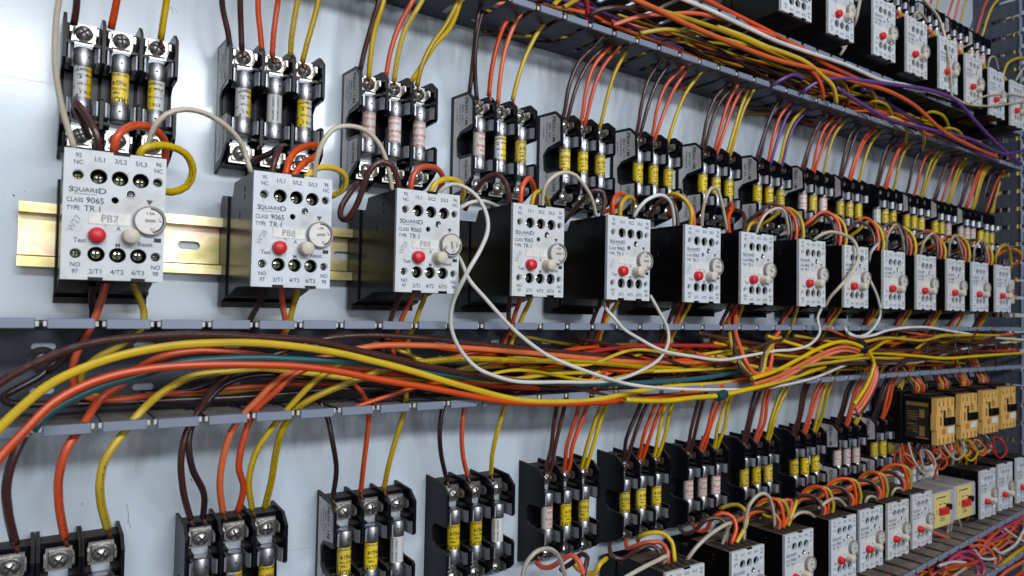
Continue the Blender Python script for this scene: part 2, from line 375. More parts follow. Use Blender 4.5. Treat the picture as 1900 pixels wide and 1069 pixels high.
# ------------------------------------------------------------------ back panel
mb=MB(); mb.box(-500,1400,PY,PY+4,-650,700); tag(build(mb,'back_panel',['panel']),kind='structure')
panel=bpy.data.objects['back_panel']
def mark(pts,w_,name='pencil_line',mat='pencil'):
    mb=MB(); Q=[at(x,y,PY-.05) for x,y in pts]
    for a,b_ in zip(Q,Q[1:]):
        d=(b_-a).normalized(); n_=V((-d.z,0,d.x))*w_/2
        mb.add([a-n_,b_-n_,b_+n_,a+n_],[[0,1,2,3]])
    build(mb,name,[mat],panel)
mark([(330,1071),(420,1052),(500,1035)],.25); mark([(533,1023),(592,1013)],.25); mark([(768,981),(790,976)],.3)
mark([(235,934),(238,950),(238,965),(243,981)],.45,'scribble'); mark([(239,955),(236,972)],.3,'scribble')
mark([(310,22),(318,12),(322,25)],.3,'scribble'); mark([(325,15),(330,26)],.3,'scribble')
mark([(0,140),(60,150),(110,158)],.2); mark([(322,205),(390,212)],.2); mark([(806,232),(842,238)],.22)
mark([(24,361),(27,364)],.7,'scuff','inkblack'); mark([(353,888),(357,893)],.5,'scuff','inkblack'); mark([(1318,180),(1320,184)],.7,'scuff','inkblack'); mark([(600,950),(602,953)],.6,'scuff','inkblack')
# ------------------------------------------------------------------ ducts
def make_duct(L,H,D,phase,pitch=25.6,label='',base_slots=True):
    """local: origin at back left bottom-corner; x along, y 0 at panel to -D front, z 0..H"""
    root=empty('wire_duct',(0,0,0))
    outer=[(0,0),(L,0),(L,H),(0,H)]; sp=[outer]
    x=phase%51.2
    while x<L-14:
        if x>10:
            sp.append(obround(x,H*.72,12,4.2)); sp.append(obround(x,H*.26,12,4.2)); sp.append(circ(x,H*.5,2.6,12))
        x+=51.2
    vs,fs=holed(sp,1.8); mb=MB(); mb.add([(a,-1.2-c,b_) for a,b_,c in vs],fs)
    build(mb,'channel_base',['duct'],root)
    for side in (0,1):
        z0,z1=(0,1.7) if side==0 else (H-1.7,H)
        mb=MB(); mb.box(0,L,-13,-2.2,z0,z1)
        x=phase%pitch-pitch
        out=-1 if side==0 else 1
        zc=(z0+z1)/2
        while x<L:
            a,b_=max(0,x+.2),min(L,x+pitch-5.4)
            if b_-a>4:
                sl=random.uniform(-.5,.5)
                # finger: slightly narrower near its root, wider at the head
                mb.prism([(a+.3,-13),(b_-.3,-13),(b_-.3,-D+14),(b_,-D+9),(b_,-D+2),(a,-D+2),(a,-D+9),(a+.3,-D+14)],z0,z1,'z')
                for yy in (-24,-38,-50): mb.box(a+1.1,b_-1.1,yy-.4,yy+.4,z1,z1+.35)
                # retaining lip (head) and the snapped nubs either side of it
                zz0,zz1=(z0-2.2,z1+1.3) if side==0 else (z0-1.3,z1+2.2)
                mb.box(a-.2,b_+.2,-D,-D+2.4,zz0+sl*.4,zz1+sl*.4,1,bev=.35)
                mb.box(b_+.2,b_+2.0,-D+2,-D+3.6,zc-1.3,zc+1.5,2,bev=.3); mb.box(a-2.0,a-.2,-D+2,-D+3.6,zc-1.3,zc+1.5,2,bev=.3)
            x+=pitch
        build(mb,'side_wall',['duct','lip','nub'],root)
    return root
XL=-260.
d=make_duct(1415,52,64,(424.4-XL)); d.location=(XL*S,PY*S,183.5*S); d.rotation_euler=(0,math.radians(.42),0)
d.location.z=(183.5+ (300-XL)*math.sin(math.radians(.42)))*S
tag(d,'grey slotted wiring duct above the upper fuse blocks, full of tangled wires','wiring duct','slotted wiring ducts')
d=make_duct(1415,54,64,(98.7-XL)); d.location=(XL*S,PY*S,-107*S)
tag(d,'grey slotted wiring duct across the middle, under the front row of relays','wiring duct','slotted wiring ducts')
# circle mark and stamped text on the channel floor
mb=MB(); f=lambda u,v:(u,PY-2.25,v)
put_text(mb,'TYPE E  UNIQ',86,-82.5,5,f,wx=1.1)
let=build(mb,'lettering',['inkblack']); let.parent=d; let.matrix_parent_inverse=Matrix.Translation(d.location).inverted()
mb=MB(); put_text(mb,'UL',25,-82,4.5,f)
for k in range(24):
    t0,t1=2*PI*k/24,2*PI*(k+1)/24; mb.add([f(25+3.6*math.cos(t0),-82+3.6*math.sin(t0)),f(25+4*math.cos(t0),-82+4*math.sin(t0)),f(25+4*math.cos(t1),-82+4*math.sin(t1)),f(25+3.6*math.cos(t1),-82+3.6*math.sin(t1))],[[0,1,2,3]])
let=build(mb,'approval_mark',['inkblack']); let.parent=d; let.matrix_parent_inverse=Matrix.Translation(d.location).inverted()
mb=MB(); sp_=at(78,668,78); mb.lathe([(0.1,-4.2),(3.0,-4.0),(4.6,-2.8),(4.9,-.9),(7.2,-.9),(7.4,0)],(0,0,0),n=28); mb.box(-3,3,-4.4,-3.8,-.45,.45,1)
o=build(mb,'mounting_screw',['screwhead','dark'],d); o.parent=d; o.location=(sp_.x*S-d.location.x,(PY-2.2)*S-d.location.y,sp_.z*S-d.location.z)
d=make_duct(700,56,90,20.); d.location=(430*S,PY*S,(-350-56)*S); d.rotation_euler=(0,math.radians(-4.8),0)
tag(d,'dusty grey slotted wiring duct at the bottom right corner, with pink wires spilling out','wiring duct','slotted wiring ducts')
# vertical duct at the right end
d=make_duct(1100,60,64,6.); d.rotation_euler=(0,-PI/2,0); d.location=(1222*S,PY*S,-600*S)
tag(d,'grey slotted wiring duct standing upright at the far right end of the panel','wiring duct','slotted wiring ducts')
# ------------------------------------------------------------------ DIN rails
def make_rail(L,label):
    root=empty('mounting_rail',(0,0,0)); h=17.5
    mb=MB(); sp=[[(0,-12.5),(L,-12.5),(L,12.5),(0,12.5)]]; x=22.
    while x<L-15: sp.append(obround(x+66,0,13,5.2)); x+=25.
    vs,fs=holed(sp,1.2); mb.add([(a,-3.2-c,b_) for a,b_,c in vs],fs)
    for s in (1,-1):
        mb.prism([(-3.8,s*12.5),(-2.6,s*12.5),(-2.6,s*11.6),(-11.5,s*11.4),(-12.6,s*12.2),(-12.7,s*17.8),(-11.6,s*18),(-11.5,s*13.2),(-3.8,s*12.9)],0,L,'x')
    build(mb,'rail_profile',['rail'],root)
    t=MB(); put_text(t,'EN',61.5,-1.5,5,lambda u,v:(u,-3.85,v)); build(t,'stamped_lettering',['inkblack'],root)
    return root
r=make_rail(1110,''); r.location=(-18*S,(PY-0)*S,-5.5*S)
tag(r,'yellow zinc plated mounting rail with oblong slots behind the front row of white relays','mounting rail','yellow mounting rails')
r2=copy_tree(r); reg(r); 
for ch in KIDS.get(r.name,[]): copy_tree(ch,r2)
r2.scale=(.585,1,1); r2.location=(480*S,PY*S,264*S); tag(r2,'mounting rail behind the relays in the top right row','mounting rail','yellow mounting rails')
# ------------------------------------------------------------------ relays
FW_,FH=45.0,64.5
def relay_proto():
    root=empty('overload_relay',(0,0,0))
    H=FH/2
    holes=[(6,H-12.8,2.6),(14.8,H-12.8,3.8),(24.1,H-12.8,3.8),(33.4,H-12.8,3.8),(41.3,H-12.8,2.5)]
    holes+=[(a,-b_,c) for a,b_,c in holes]
    sp=[[(0,-H),(11.5,-H),(11.5,-H+1.4),(18,-H+1.4),(18,-H),(30.3,-H),(30.3,-H+1.4),(36.8,-H+1.4),(36.8,-H),(45,-H),(45,H),(28.3,H),(28.3,H-1.2),(20.8,H-1.2),(20.8,H),(0,H)]]
    sp+=[circ(a,b_,c,24) for a,b_,c in holes]+[circ(22.2,H-24,1.7,16)]
    vs,fs=holed(sp,2.6); mb=MB(); mb.add([(a,1.3-c,b_) for a,b_,c in vs],fs)
    for a,b_,c in holes:
        if c<3: mb.lathe([(c+.02,.3),(c-.25,.35),(c-.3,5.2),(c+.3,5.3)],(a,0,b_),n=20,caps=False)
    build(mb,'face_plate',['face'],root)
    # housing: shell behind the plate, recess with screws, stepped body
    mb=MB(); t=1.2
    mb.box(.3,.3+t,2.61,10,-H+.3,H-.3); mb.box(44.7-t,44.7,2.61,10,-H+.3,H-.3); mb.box(1.5,43.5,2.61,10,H-1.5,H-.3); mb.box(1.5,43.5,2.61,10,-H+.3,-H+1.5)
    prof=[(10.01,-H+.3),(34,-H+.3),(54,-H-4.5),(58,-H-4.5),(58,24),(50,24),(46,H-.3),(10.01,H-.3)]
    mb.prism(prof,.3,44.7,'x')
    # ribs on the top (vent slots / wire entries)
    for k in range(6): mb.box(3+k*7.6,4.2+k*7.6,12,30,H-.3,H+.35)
    mb.box(1.2,43.8,30,31.2,H-.3,H+.3); 
    # tabs
    mb.box(21,28.1,.1,4,H-1.1,H+.5); mb.box(11.7,17.8,.1,4,-H-.3,-H+1.3); mb.box(30.5,36.6,.1,4,-H-.3,-H+1.3)
    # divider walls between holes
    for u in (10,19.5,28.8,37.8):
        for s in (1,-1): mb.box(u-.4,u+.4,2.7,10,min(s*13,s*26),max(s*13,s*26))
    for k in range(5): mb.box(4.6+k*7.6,10.2+k*7.6,4.5,29.5,H-.31,H-.05,1)
    for k in range(3): mb.box(8+k*10,14+k*10,14,27,-H+.05,-H+.31,1)
    for zz in (H-9,H-13.5): mb.box(.12,.31,20,21.2,zz,zz+2.6,1)
    mb.box(.12,.31,30,31.2,8,12,1)
    build(mb,'housing',['black','dark'],root)
    # base clipped to the rail
    mb=MB(); mb.prism([(58.01,-38),(72,-41.5),(76,-41.5),(76,25),(72,27),(58.01,25)],-.8,45.8,'x'); mb.box(-.9,46,68,76,-44,-38.5); build(mb,'mounting_base',['black_clean'],root)
    for a,b_,c in holes:
        s=c/3.65; mb=MB(); zz=b_-(.7 if b_>0 else -.2)*s
        mb.lathe([(.1,3.4),(1.6*s,3.5),(2.7*s,4.1),(3.25*s,5.2),(3.25*s,9.5)],(a,0,zz),n=18)
        mb.box(a-1.9*s,a+1.9*s,3.2,5,zz-.5*s,zz+.5*s,1); mb.box(a-.5*s,a+.5*s,3.22,5,zz-1.9*s,zz+1.9*s,1)
        build(mb,'terminal_screw',['zscrew','dark'],root)
    mb=MB(); mb.lathe([(2.3,0.02),(2.3,-.25),(1.9,-.4),(1.9,-.1),(.1,-.1)],(29,0,H-20.3),n=20); mb.box(27.8,30.2,-.3,0,H-20.55,H-20.1,1); mb.box(28.8,29.2,-.31,0,H-21.5,H-19.2,1); build(mb,'sealing_screw',['steel','dark'],root)
    mb=MB(); mb.lathe([(3.9,.0),(3.9,-2.6),(3.5,-4.4),(3.1,-4.8),(.1,-5)],(14.8,0,H-42.3),n=26); build(mb,'test_button',['red'],root)
    mb=MB(); mb.lathe([(4.1,0),(4.0,-3),(3.8,-6.9),(3.4,-7.5),(.1,-7.7)],(29.3,0,H-42),n=26); build(mb,'reset_knob',['cream'],root)
    dc=(0,0,0)
    mb=MB(); mb.lathe([(7.4,0),(7.6,-.6),(7.6,-3.2),(7.3,-3.5),(6.9,-3.5),(6.8,-3.2)],dc,n=36,mi=1); mb.lathe([(6.85,-3.0),(6.85,-3.25),(.1,-3.3)],dc,n=36,smooth=False); 
    mb.box(dc[0]-2.4,dc[0]+2.4,-3.7,-3.2,dc[2]-.6,dc[2]+.6,1); dial=build(mb,'dial',['dial','ring'],root,loc=(37.9,0,H-33.3))
    mb=MB(); fd=lambda u,v:(dc[0]+u,-3.36,dc[2]+v)
    def arc(r0,r1,a0,a1,n=24):
        for k in range(n):
            t0=math.radians(a0+(a1-a0)*k/n); t1=math.radians(a0+(a1-a0)*(k+1)/n)
            mb.add([fd(r0*math.sin(t0),r0*math.cos(t0)),fd(r1*math.sin(t0),r1*math.cos(t0)),fd(r1*math.sin(t1),r1*math.cos(t1)),fd(r0*math.sin(t1),r0*math.cos(t1))],[[0,1,2,3]])
    arc(5.7,6.6,0,165); 
    put_text(mb,'1.5A',0,3.6,2.1,fd); put_text(mb,'1.4',4.2,.6,1.8,fd,rot=-1.2); put_text(mb,'1.2',1.2,-4.4,1.9,fd,rot=PI)
    for a in (240,168,95): 
        t=math.radians(a); mb.add([fd(4*math.sin(t),4*math.cos(t)),fd(6.4*math.sin(t)-.2,6.4*math.cos(t)),fd(6.4*math.sin(t)+.2,6.4*math.cos(t)+.3)],[[0,1,2]])
    build(mb,'scale_marking',['inkblack'],dial)
    mb=MB(); 
    for k in range(3): mb.box(11+k*6.25,17.1+k*6.25,-.35,0.02,H-36.6,H-30.9,bev=.12)
    build(mb,'marking_strip',['strip'],root)
    mb=MB(); f=lambda u,v:(u,-.06,H-v) if False else (u,-.06,v)
    P=lambda s,u,v,size,**k: put_text(mb,s,u,H-v,size,f,**k)
    for a,b_ in (('95',3.3),('NC',6.6)): P(a,6,b_,3.1,wx=.9)
    for a,b_ in (('96',3.6),('NC',6.9)): P(a,41.4,b_,3.1,wx=.9)
    for a,u in (('1/L1',15),('3/L2',24.2),('5/L3',33.4)): P(a,u,4.4,3.3,wx=.95)
    for a,u in (('2/T1',14.8),('4/T2',24.1),('6/T3',33.4)): P(a,u,60.4,3.3,wx=.95)
    for a,b_ in (('NO',57.2),('97',60.5)): P(a,6,b_,3.1,wx=.9)
    for a,b_ in (('NO',57.2),('98',60.5)): P(a,41.4,b_,3.1,wx=.9)
    P('S',3.2,20.2,3.9,wx=1.1); P('QUARE',9.3,20.2,2.9,wx=1.22); P('D',16.6,20.2,4.0,wx=1.2)
    frect(mb,4.6,14.4,H-22.3,H-22.05,f)
    P('CLASS',5.0,25.4,3.0,wx=.85); P('9065',13.6,25.2,4.1,wx=.95)
    P('TYPE',4.4,29.4,3.0,wx=.85); P('TR 1',12.8,29.3,4.1,wx=.95)
    P('Test',7.6,45.2,3.3,wx=.9); P('Reset',36.2,45.6,3.1,wx=.95); P('A',24.1,38.4,2.9); P('M',24.0,46.8,2.9)
    mb.add([f(36.1,H-22.4),f(39.3,H-22.4),f(37.7,H-25.2)],[[0,1,2]])
    for q in mb.v[:]: pass
    frect(mb,40.2,43.6,H-44.1,H-41.9,f,1)
    build(mb,'lettering',['ink','inkblack'],root)
    return root
RP=relay_proto(); reg(RP)
def writing(root,txt,side):
    mb=MB(); f=lambda u,v:(u,-.42,v)
    if txt: put_text(mb,txt,20,FH/2-33.8,5.2,f,rot=-.05,wx=.95)
    if side: put_text(mb,side,5.2,FH/2-37,4.2,lambda u,v:(u,-.07,v),rot=1.1)
    if txt or side: build(mb,'handwriting',['pencil'],root)
R1X=[(121,303,270,290,522,516.5),]
RX=[0,88.4,174.65,262.26,349.68,435.67,508.27,594.83,672.25,748,819.86,893.15,958.27,1025.67]
RW=[44.6,44.6,45,45,45,44.5,46,44,45,45,44.5,44.5,44.5,44.5]
ordn=['first','second','third','fourth','fifth','sixth','seventh','eighth','ninth','tenth','eleventh','twelfth','thirteenth','fourteenth','fifteenth']
relays=[]
txts=[('PB7','W27'),('PB8','W28'),('PB9','W29'),('','W30'),('','W31'),('','W32')]
extra=['reading PB7 on its strip, leftmost of the front row','reading PB8 on its strip, second in the front row','reading PB9 on its strip, third in the front row','with a blank strip, just right of the one reading PB9']
def place_relay(x,z,sx,sz,label,group,txt=None,first=False):
    o=RP if first else copy_tree(RP)
    o.location=(x*S,0,z*S); o.scale=(sx,1,sz); o.rotation_euler=(0,math.radians(random.uniform(-.25,.25)),math.radians(random.uniform(-.3,.3)))
    tag(o,label,'relay',group)
    for ch in o.children:
        if ch.name.split('.')[0]=='dial' and not first: ch.rotation_euler=(0,random.choice([0,.15,-.2,.5,-.35,1.4,-.1]),0)
    if txt: writing(o,*txt)
    return o
for i,x in enumerate(RX):
    lab='white faced black relay, '+ (extra[i] if i<4 else ('%s from the left in the row on the yellow rail'%ordn[i]))
    sz=[.985,.995,1,1,1,1,1,1,.99,.985,.97,.965,.96,.955][i]
    # writing is added after copying the untouched prototype
    o=place_relay(x,(.0 if i<8 else -.0),RW[i]/45,sz,lab,'relays in the middle row',None,first=(i==0)); relays.append(o)
TX=[(564.9,279,1.07),(642.5,276.3,1.03),(727.6,273.8,1.005),(798.,269.8,1.04),(875.,266,1.0),(943.,260.6,1.0),(1010.5,257,.98),(1075.5,254,.96)]
for i,(x,z,s) in enumerate(TX):
    place_relay(x,z,s,1.0 if i<5 else .965,'white faced black relay, %s from the left in the top right row'%ordn[i],'relays in the top row')
LX=[(417,1.02,-281.5),(498.6,1.0,-279.5),(574.7,1.0,-277),(650.2,1,-274.5),(702,.985,-272.3),(757,.985,-271.5),(809.5,.98,-268.8),(979,.96,-261),(1030.5,.94,-258.3),(1086.5,.95,-256)]
for i,(x,s,z) in enumerate(LX):
    place_relay(x,z,s,.965 if i<5 else .92,'dusty topped white faced relay, %s'%( '%s from the left in the bottom row'%ordn[i] if i<7 else ['just right of the yellow timers in the bottom row','second right of the yellow timers in the bottom row','cut off by the right edge, bottom row'][i-7]),'relays in the bottom row')
for i,t in enumerate(txts): writing(relays[i],*t)
# ------------------------------------------------------------------ fuse blocks
WALLP=[(0,41.3),(-25,40),(-33.4,33.6),(-33.8,11.5),(-32,9.6),(-16,9),(-11.5,5),(-12.5,-5),(-16,-8),(-32,-8.6),(-33.8,-10.5),(-33.8,-27),(-30,-30.5),(-18,-36.8),(0,-41.3)]
def fb_proto(labelled,poles=3,name='fuse_block'):
    root=empty(name,(0,0,0)); P=19.35; W=P*poles
    mb=MB()
    mb.box(.9,W-.9,-15,-.2,10,38); mb.box(.9,W-.9,-11,-.2,-9.5,9.99); mb.box(.9,W-.9,-15,-.2,-37,-9.51)
    for k in range(poles):
        for s in (1,-1):
            z=22.3*s
            mb.box(k*P+.9,k*P+5.0,-29,-15,z-.8,z+.8); mb.box(k*P+P-5.0,k*P+P-.9,-29,-15,z-.8,z+.8)
            mb.box(k*P+4.2,k*P+P-4.2,-19,-15,24*s-11*(s<0)+0,24*s+11*(s>0))
    build(mb,'base',['fb'],root)
    for k in range(poles+1):
        mb=MB(); mb.prism(WALLP,k*P-.9,k*P+.9,'x')
        build(mb,'partition',['fb'],root)
    for k in range(poles):
        cx=k*P+P/2
        for s in (1,-1):
            mb=MB(); z0,z1=sorted((s*11.2,s*19.6))
            for q in (-1,1):
                mb.box(cx+q*5.9-.45,cx+q*5.9+.45,-31.5,-18,z0,z1,bev=.15); 
                mb.prism([(cx+q*5.45,-31.4),(cx+q*6.3,-31.4),(cx+q*7.8,-33.4),(cx+q*7.0,-33.6)],z0,z1,'z')
            mb.box(cx-5.4,cx+5.4,-19.0,-18.01,z0,z1); build(mb,'fuse_clip',['clip'],root)
            mb=MB(); zc=s*30.3
            mb.box(cx-6.4,cx+6.4,-20.5,-19.3,zc-6.2,zc+6.2,bev=.2)
            za,zb=sorted((s*20,s*24.6)); mb.box(cx-4.6,cx+4.6,-20.3,-19.1,za,zb,1)
            for q in (-1,1):
                mb.prism([(-20.6,zc-3.6),(-27.2,zc-2.8),(-28,zc-1.6),(-28,zc+2.2),(-27.2,zc+3),(-20.6,zc+3.8)],cx+q*6.6-.5,cx+q*6.6+.5,'x')
            mb.box(cx-4.8,cx+4.8,-22.2,-21.0,zc-4.6,zc+4.6,bev=.25)
            t=build(mb,'terminal',['nickel','strip2'],root)
            mb=MB(); mb.lathe([(.1,-26.4),(1.6,-26.2),(3.3,-25.4),(4.4,-23.9),(4.6,-22.6),(4.2,-22.2)],(cx,0,zc),n=22)
            a=random.uniform(0,PI); c,sn=math.cos(a),math.sin(a)
            for (p,q) in ((c,sn),(-sn,c)):
                l,w=2.9,.55; mb.prism([(cx-p*l-q*w,zc-q*l+p*w),(cx+p*l-q*w,zc+q*l+p*w),(cx+p*l+q*w,zc+q*l-p*w),(cx-p*l+q*w,zc-q*l-p*w)],-26.55,-25.2,'y',1)
            build(mb,'screw',['screwhead','dark'],t)
    if labelled:
        mb=MB(); x0=-1.05
        poly=[(-5,38.6),(-26,37.2),(-32,31.5),(-32.6,14),(-15,11),(-9.5,6),(-10.5,-7),(-15,-10.5),(-32,-11),(-32.2,-26),(-17,-34.5),(-5,-36)]
        mb.prism(poly,x0-.08,x0,'x'); lb=build(mb,'label_plate',['label'],root)
        mb=MB(); f=lambda u,v:(x0-.14,u,v)
        # reads downward: rotate -90 and mirrored so it is legible from the left (u grows toward the panel)
        g=lambda u,v:(x0-.14,-u,v)
        put_text(mb,'FB361-1M',24,25,5.6,g,rot=-PI/2,wx=.92)
        put_text(mb,'600V  30A',18.5,25,3.0,g,rot=-PI/2); put_text(mb,'TORQUE 20 LB',14.5,25,2.5,g,rot=-PI/2); put_text(mb,'CU ONLY',10,25,2.5,g,rot=-PI/2)
        put_text(mb,'SQUARE D',25,-22,5.0,g,rot=-PI/2,wx=.8); put_text(mb,'WIRE RANGE 60/75',15,-20,2.6,g,rot=-PI/2)
        build(mb,'lettering',['inkblack'],lb)
    return root
FBL=fb_proto(True); FBP=fb_proto(False); FB1=fb_proto(False,1,'fuse_block'); reg(None)
# fuses
def fuse_proto(kind):
    root=empty('fuse',(0,0,0)); R=4.75
    mb=MB(); mb.lathe([(R-.15,-9.4),(R-.15,9.4)],(0,0,0),'z',28); s=build(mb,'sleeve',[kind],root)
    for s_ in (1,-1):
        mb=MB(); mb.lathe([(R+.02,s_*8.9),(R+.16,s_*9.1),(R+.16,s_*19),(R-.4,s_*20),(R-1.2,s_*20.1),(.1,s_*20.1)],(0,0,0),'z',28)
        mb.lathe([(.1,-R-.26),(.6,-R-.22),(.8,-R+.3)],(.8,0,s_*14.5),'y',8,mi=1)
        build(mb,'end_cap',['cap','dark'],root)
    mb=MB(); g=lambda u,v:((R-.06)*math.sin(u/R),-(R-.06)*math.cos(u/R),v)
    if kind=='f_yellow':
        put_text(mb,'TRON',0,-7.2,4.6,g,rot=PI,wx=1.1); put_text(mb,'TIME',-1.5,-3.2,2,g,rot=PI); put_text(mb,'DELAY FUSE',0,-.8,1.7,g,rot=PI); put_text(mb,'FNQ 2',0,2.6,3,g,rot=PI); put_text(mb,'500V OR LESS',0,7.6,1.7,g,rot=PI)
        build(mb,'lettering',['inkblack'],s)
    elif kind=='f_white':
        put_text(mb,'Amp-trap',0,-1,3.6,g,wx=.9); put_text(mb,'600 VAC',0,4.2,2.4,g); put_text(mb,'TIME DELAY',0,7.8,1.9,g); put_text(mb,'ATQ 3',0,-5,2.6,g); put_text(mb,'In Mexico',0,-8.2,1.9,g); build(mb,'lettering',['redink'],s)
    elif kind=='f_plain':
        for q in (-3,0): put_text(mb,'CURRENT LIMITING',q,0,1.8,g,rot=-PI/2)
        build(mb,'lettering',['inkblack'],s)
    else:
        put_text(mb,'Limitron',0,7,2.9,g); put_text(mb,'FAST ACTING',0,3.6,1.7,g); put_text(mb,'600 VOLTS',0,-1.5,2,g); put_text(mb,'KTK 5',0,-6,2.6,g,rot=PI); build(mb,'lettering',['inkblack'],s)
    return root
FP={k:fuse_proto(k) for k in ('f_yellow','f_white','f_wy','f_yw','f_plain')}; reg(None)
used={}
FD=dict(f_yellow='yellow',f_white='white red printed',f_wy='half white half yellow',f_yw='yellow and white',f_plain='plain white')
FBROW=[]
polen=['left','middle','right']
def place_fb(proto,x,z,lab,fz,group,row,scale=1.0,poles=3):
    key=id(proto)
    if key in used: o=copy_tree(proto)
    else: o=proto; used[key]=1
    o.location=(x*S,PY*S,z*S); o.scale=(scale,1,scale)
    tag(o,lab,'fuse block',group); FBROW.append((x,z,scale,row))
    for k in range(poles):
        kd=fz[k]; p=FP[kd]
        if kd in used: f=copy_tree(p)
        else: f=p; used[kd]=1
        f.location=((x+(19.35*k+19.35/2)*scale)*S,(PY-25.4)*S,(z+random.uniform(-.7,.7))*S)
        f.rotation_euler=(0,0,random.choice([-.5,-.2,0,.2,.4]) if kd not in('f_wy','f_yw') else random.uniform(-.3,.5)); f.scale=(scale,scale,scale)
        pos=(polen[k]+' pole, ') if poles==3 else ''
        tag(f,('%s fuse, %s%s'%(FD[kd],pos,row)),'fuse','cartridge fuses '+group.split(' ',2)[2])
Y_,W_,WY,YW,PL='f_yellow','f_white','f_wy','f_yw','f_plain'
FX=[-.6,84.8,168.7,258.3,342.2,426.2,512.8,597.2,676.4,749.9,829.5,901.4,976.1,1050.1,1112]
FK=[(WY,Y_,YW),(WY,PL,YW),(W_,W_,W_),(W_,WY,Y_),(Y_,Y_,Y_),(Y_,Y_,Y_),(Y_,Y_,Y_),(Y_,Y_,Y_),(W_,Y_,W_),(Y_,Y_,Y_),(PL,Y_,Y_),(Y_,Y_,Y_),(Y_,Y_,W_),(W_,W_,W_),(Y_,Y_,Y_)]
for i,x in enumerate(FX):
    lb=i!=10
    place_fb(FBL if lb else FBP,x,83.3-(max(0,i-9)*.9)-(4.2 if i==0 else 0),'black %sfuse block, %s from the left in the upper row'%('silver labelled ' if lb else 'unlabelled ',ordn[i]),FK[i],'fuse blocks in the upper row','%s fuse block of the upper row'%ordn[i],.955 if i==0 else 1.0 if i<9 else 1-.012*(i-8))
LBX=[(69.3,-213.5,0,(Y_,WY,Y_)),(159,-210.5,1,(Y_,Y_,PL)),(243.3,-209.5,0,(Y_,Y_,PL)),(329.8,-207.5,0,(W_,Y_,Y_)),(415.4,-206.5,0,(Y_,Y_,Y_)),(496.9,-206,0,(W_,W_,W_)),(579.1,-205,0,(Y_,Y_,Y_)),(663,-203.5,0,(Y_,Y_,Y_)),(745,-201.5,1,(W_,W_,W_)),(823.8,-199.5,1,(Y_,Y_,Y_))]
for i,(x,z,lb,fk) in enumerate(LBX):
    place_fb(FBL if lb else FBP,x,z,'black %sfuse block, %s from the left in the lower row'%('silver labelled ' if lb else 'unlabelled ',ordn[i]),fk,'fuse blocks in the lower row','%s fuse block of the lower row'%ordn[i],1.0)
for i,(x,nm) in enumerate(((-24.5,'cut off by the left edge'),(-2.8,'under the lower left orange wire'),(17.3,'under the lower left yellow wire'))):
    place_fb(FB1,x,-213.5,'single pole black fuse block %s'%nm,(YW,),'single fuse blocks in the lower left','single pole fuse block %s'%nm,1.0,1)
for i,x in enumerate((790,862,943,1013,1083)):
    place_fb(FBL,x,343-(i*1.5),'black fuse block %s from the left behind the top right row of relays'%ordn[i],[(W_,W_,PL),(W_,W_,W_),(W_,W_,PL),(W_,W_,W_),(W_,W_,W_)][i],'fuse blocks in the top row','%s fuse block of the top row'%ordn[i],.95)
# ------------------------------------------------------------------ contactors
def contactor():
    root=empty('contactor',(0,0,0)); W=44;H=27.5
    mb=MB(); mb.box(0.5,W-.5,6,40,-H-1,H+1,bev=.6); mb.box(-1,W+1,40.01,74,-H-5,H+6,bev=.8)
    for k in range(4): mb.lathe([(3.6,0),(3.6,2.5),(2.6,3)],(6+k*10.6,48,H+6),'z',12); mb.box(2+k*10.6,8+k*10.6,10,30,H+1,H+3.5)
    build(mb,'body',['black'],root)
    mb=MB(); po=[(0,-H)]
    for k in range(4): a=k*11; po+=[(a+3.6,-H),(a+4.2,-H+3.2),(a+6.8,-H+3.2),(a+7.4,-H)]
    po+=[(W,-H),(W,H)]
    for k in range(3,-1,-1): a=k*11; po+=[(a+7.4,H),(a+6.8,H-4),(a+4.2,H-4),(a+3.6,H)]
    po+=[(0,H),(0,9),(-2.2,9),(-2.2,-10),(0,-10)]
    vs,fs=holed([po,[(16,4),(22,4),(22,12),(16,12)],circ(11,16,1.4,8),circ(28,17,1.4,8),[(8,-4),(11.5,-4),(11.5,5),(8,5)],circ(16,-14,1.8,10)],6)
    mb.add([(a,3-c,b_) for a,b_,c in vs],fs)
    for k in range(4): mb.box(4.4+k*11,6.6+k*11,-.05,1,H-9,H-4.2,1); mb.box(4.4+k*11,6.6+k*11,-.05,1,-H+3.4,-H+7.5,1)
    mb.box(16,22,-.05,1,5,13,1); mb.box(25,37,-.04,1,6,13,2); mb.box(7.5,11.5,-.05,1,-5,5,1); mb.add([(9,-.05,H-14),(14,-.05,H-14),(11.5,-.05,H-19)],[[0,1,2]],1); mb.add([(27,-.05,H-12),(31,-.05,H-12),(29,-.05,H-17)],[[0,1,2]],1)
    mb.box(12,22,-.05,1,-16,-9,2); mb.box(0,44,-.6,-.01,H-1.2,H-.3); mb.box(0,6,-1.0,-.01,-10,9); mb.box(40,44,-.8,-.01,-18,4)
    build(mb,'front_cover',['tan','dark','cdark'],root)
    mb=MB(); mb.box(16,39,-4,0,-5,4.5,bev=.6); build(mb,'actuator',['black_clean'],root)
    mb=MB(); mb.box(26,40,-1.2,-.01,-15,-7.5,bev=.2); build(mb,'marking_tag',['white'],root)
    mb=MB(); mb.box(.3,.49,9,36,-22,22,1)
    for a0,a1,b0,b1 in ((10,35,17,21),(14,20,3,13),(14,20,-19,-7),(22,34,9,10),(22,34,6,7),(22,34,3,4),(22,34,0,1),(22,34,-6,-5),(22,30,-9,-8),(22,34,-12,-11),(22,28,-15,-14),(10,24,-22,-20.5)): mb.box(.2,.31,a0,a1,b0,b1)
    build(mb,'side_label',['gold','dark'],root)
    return root
CP=contactor(); reg(None)
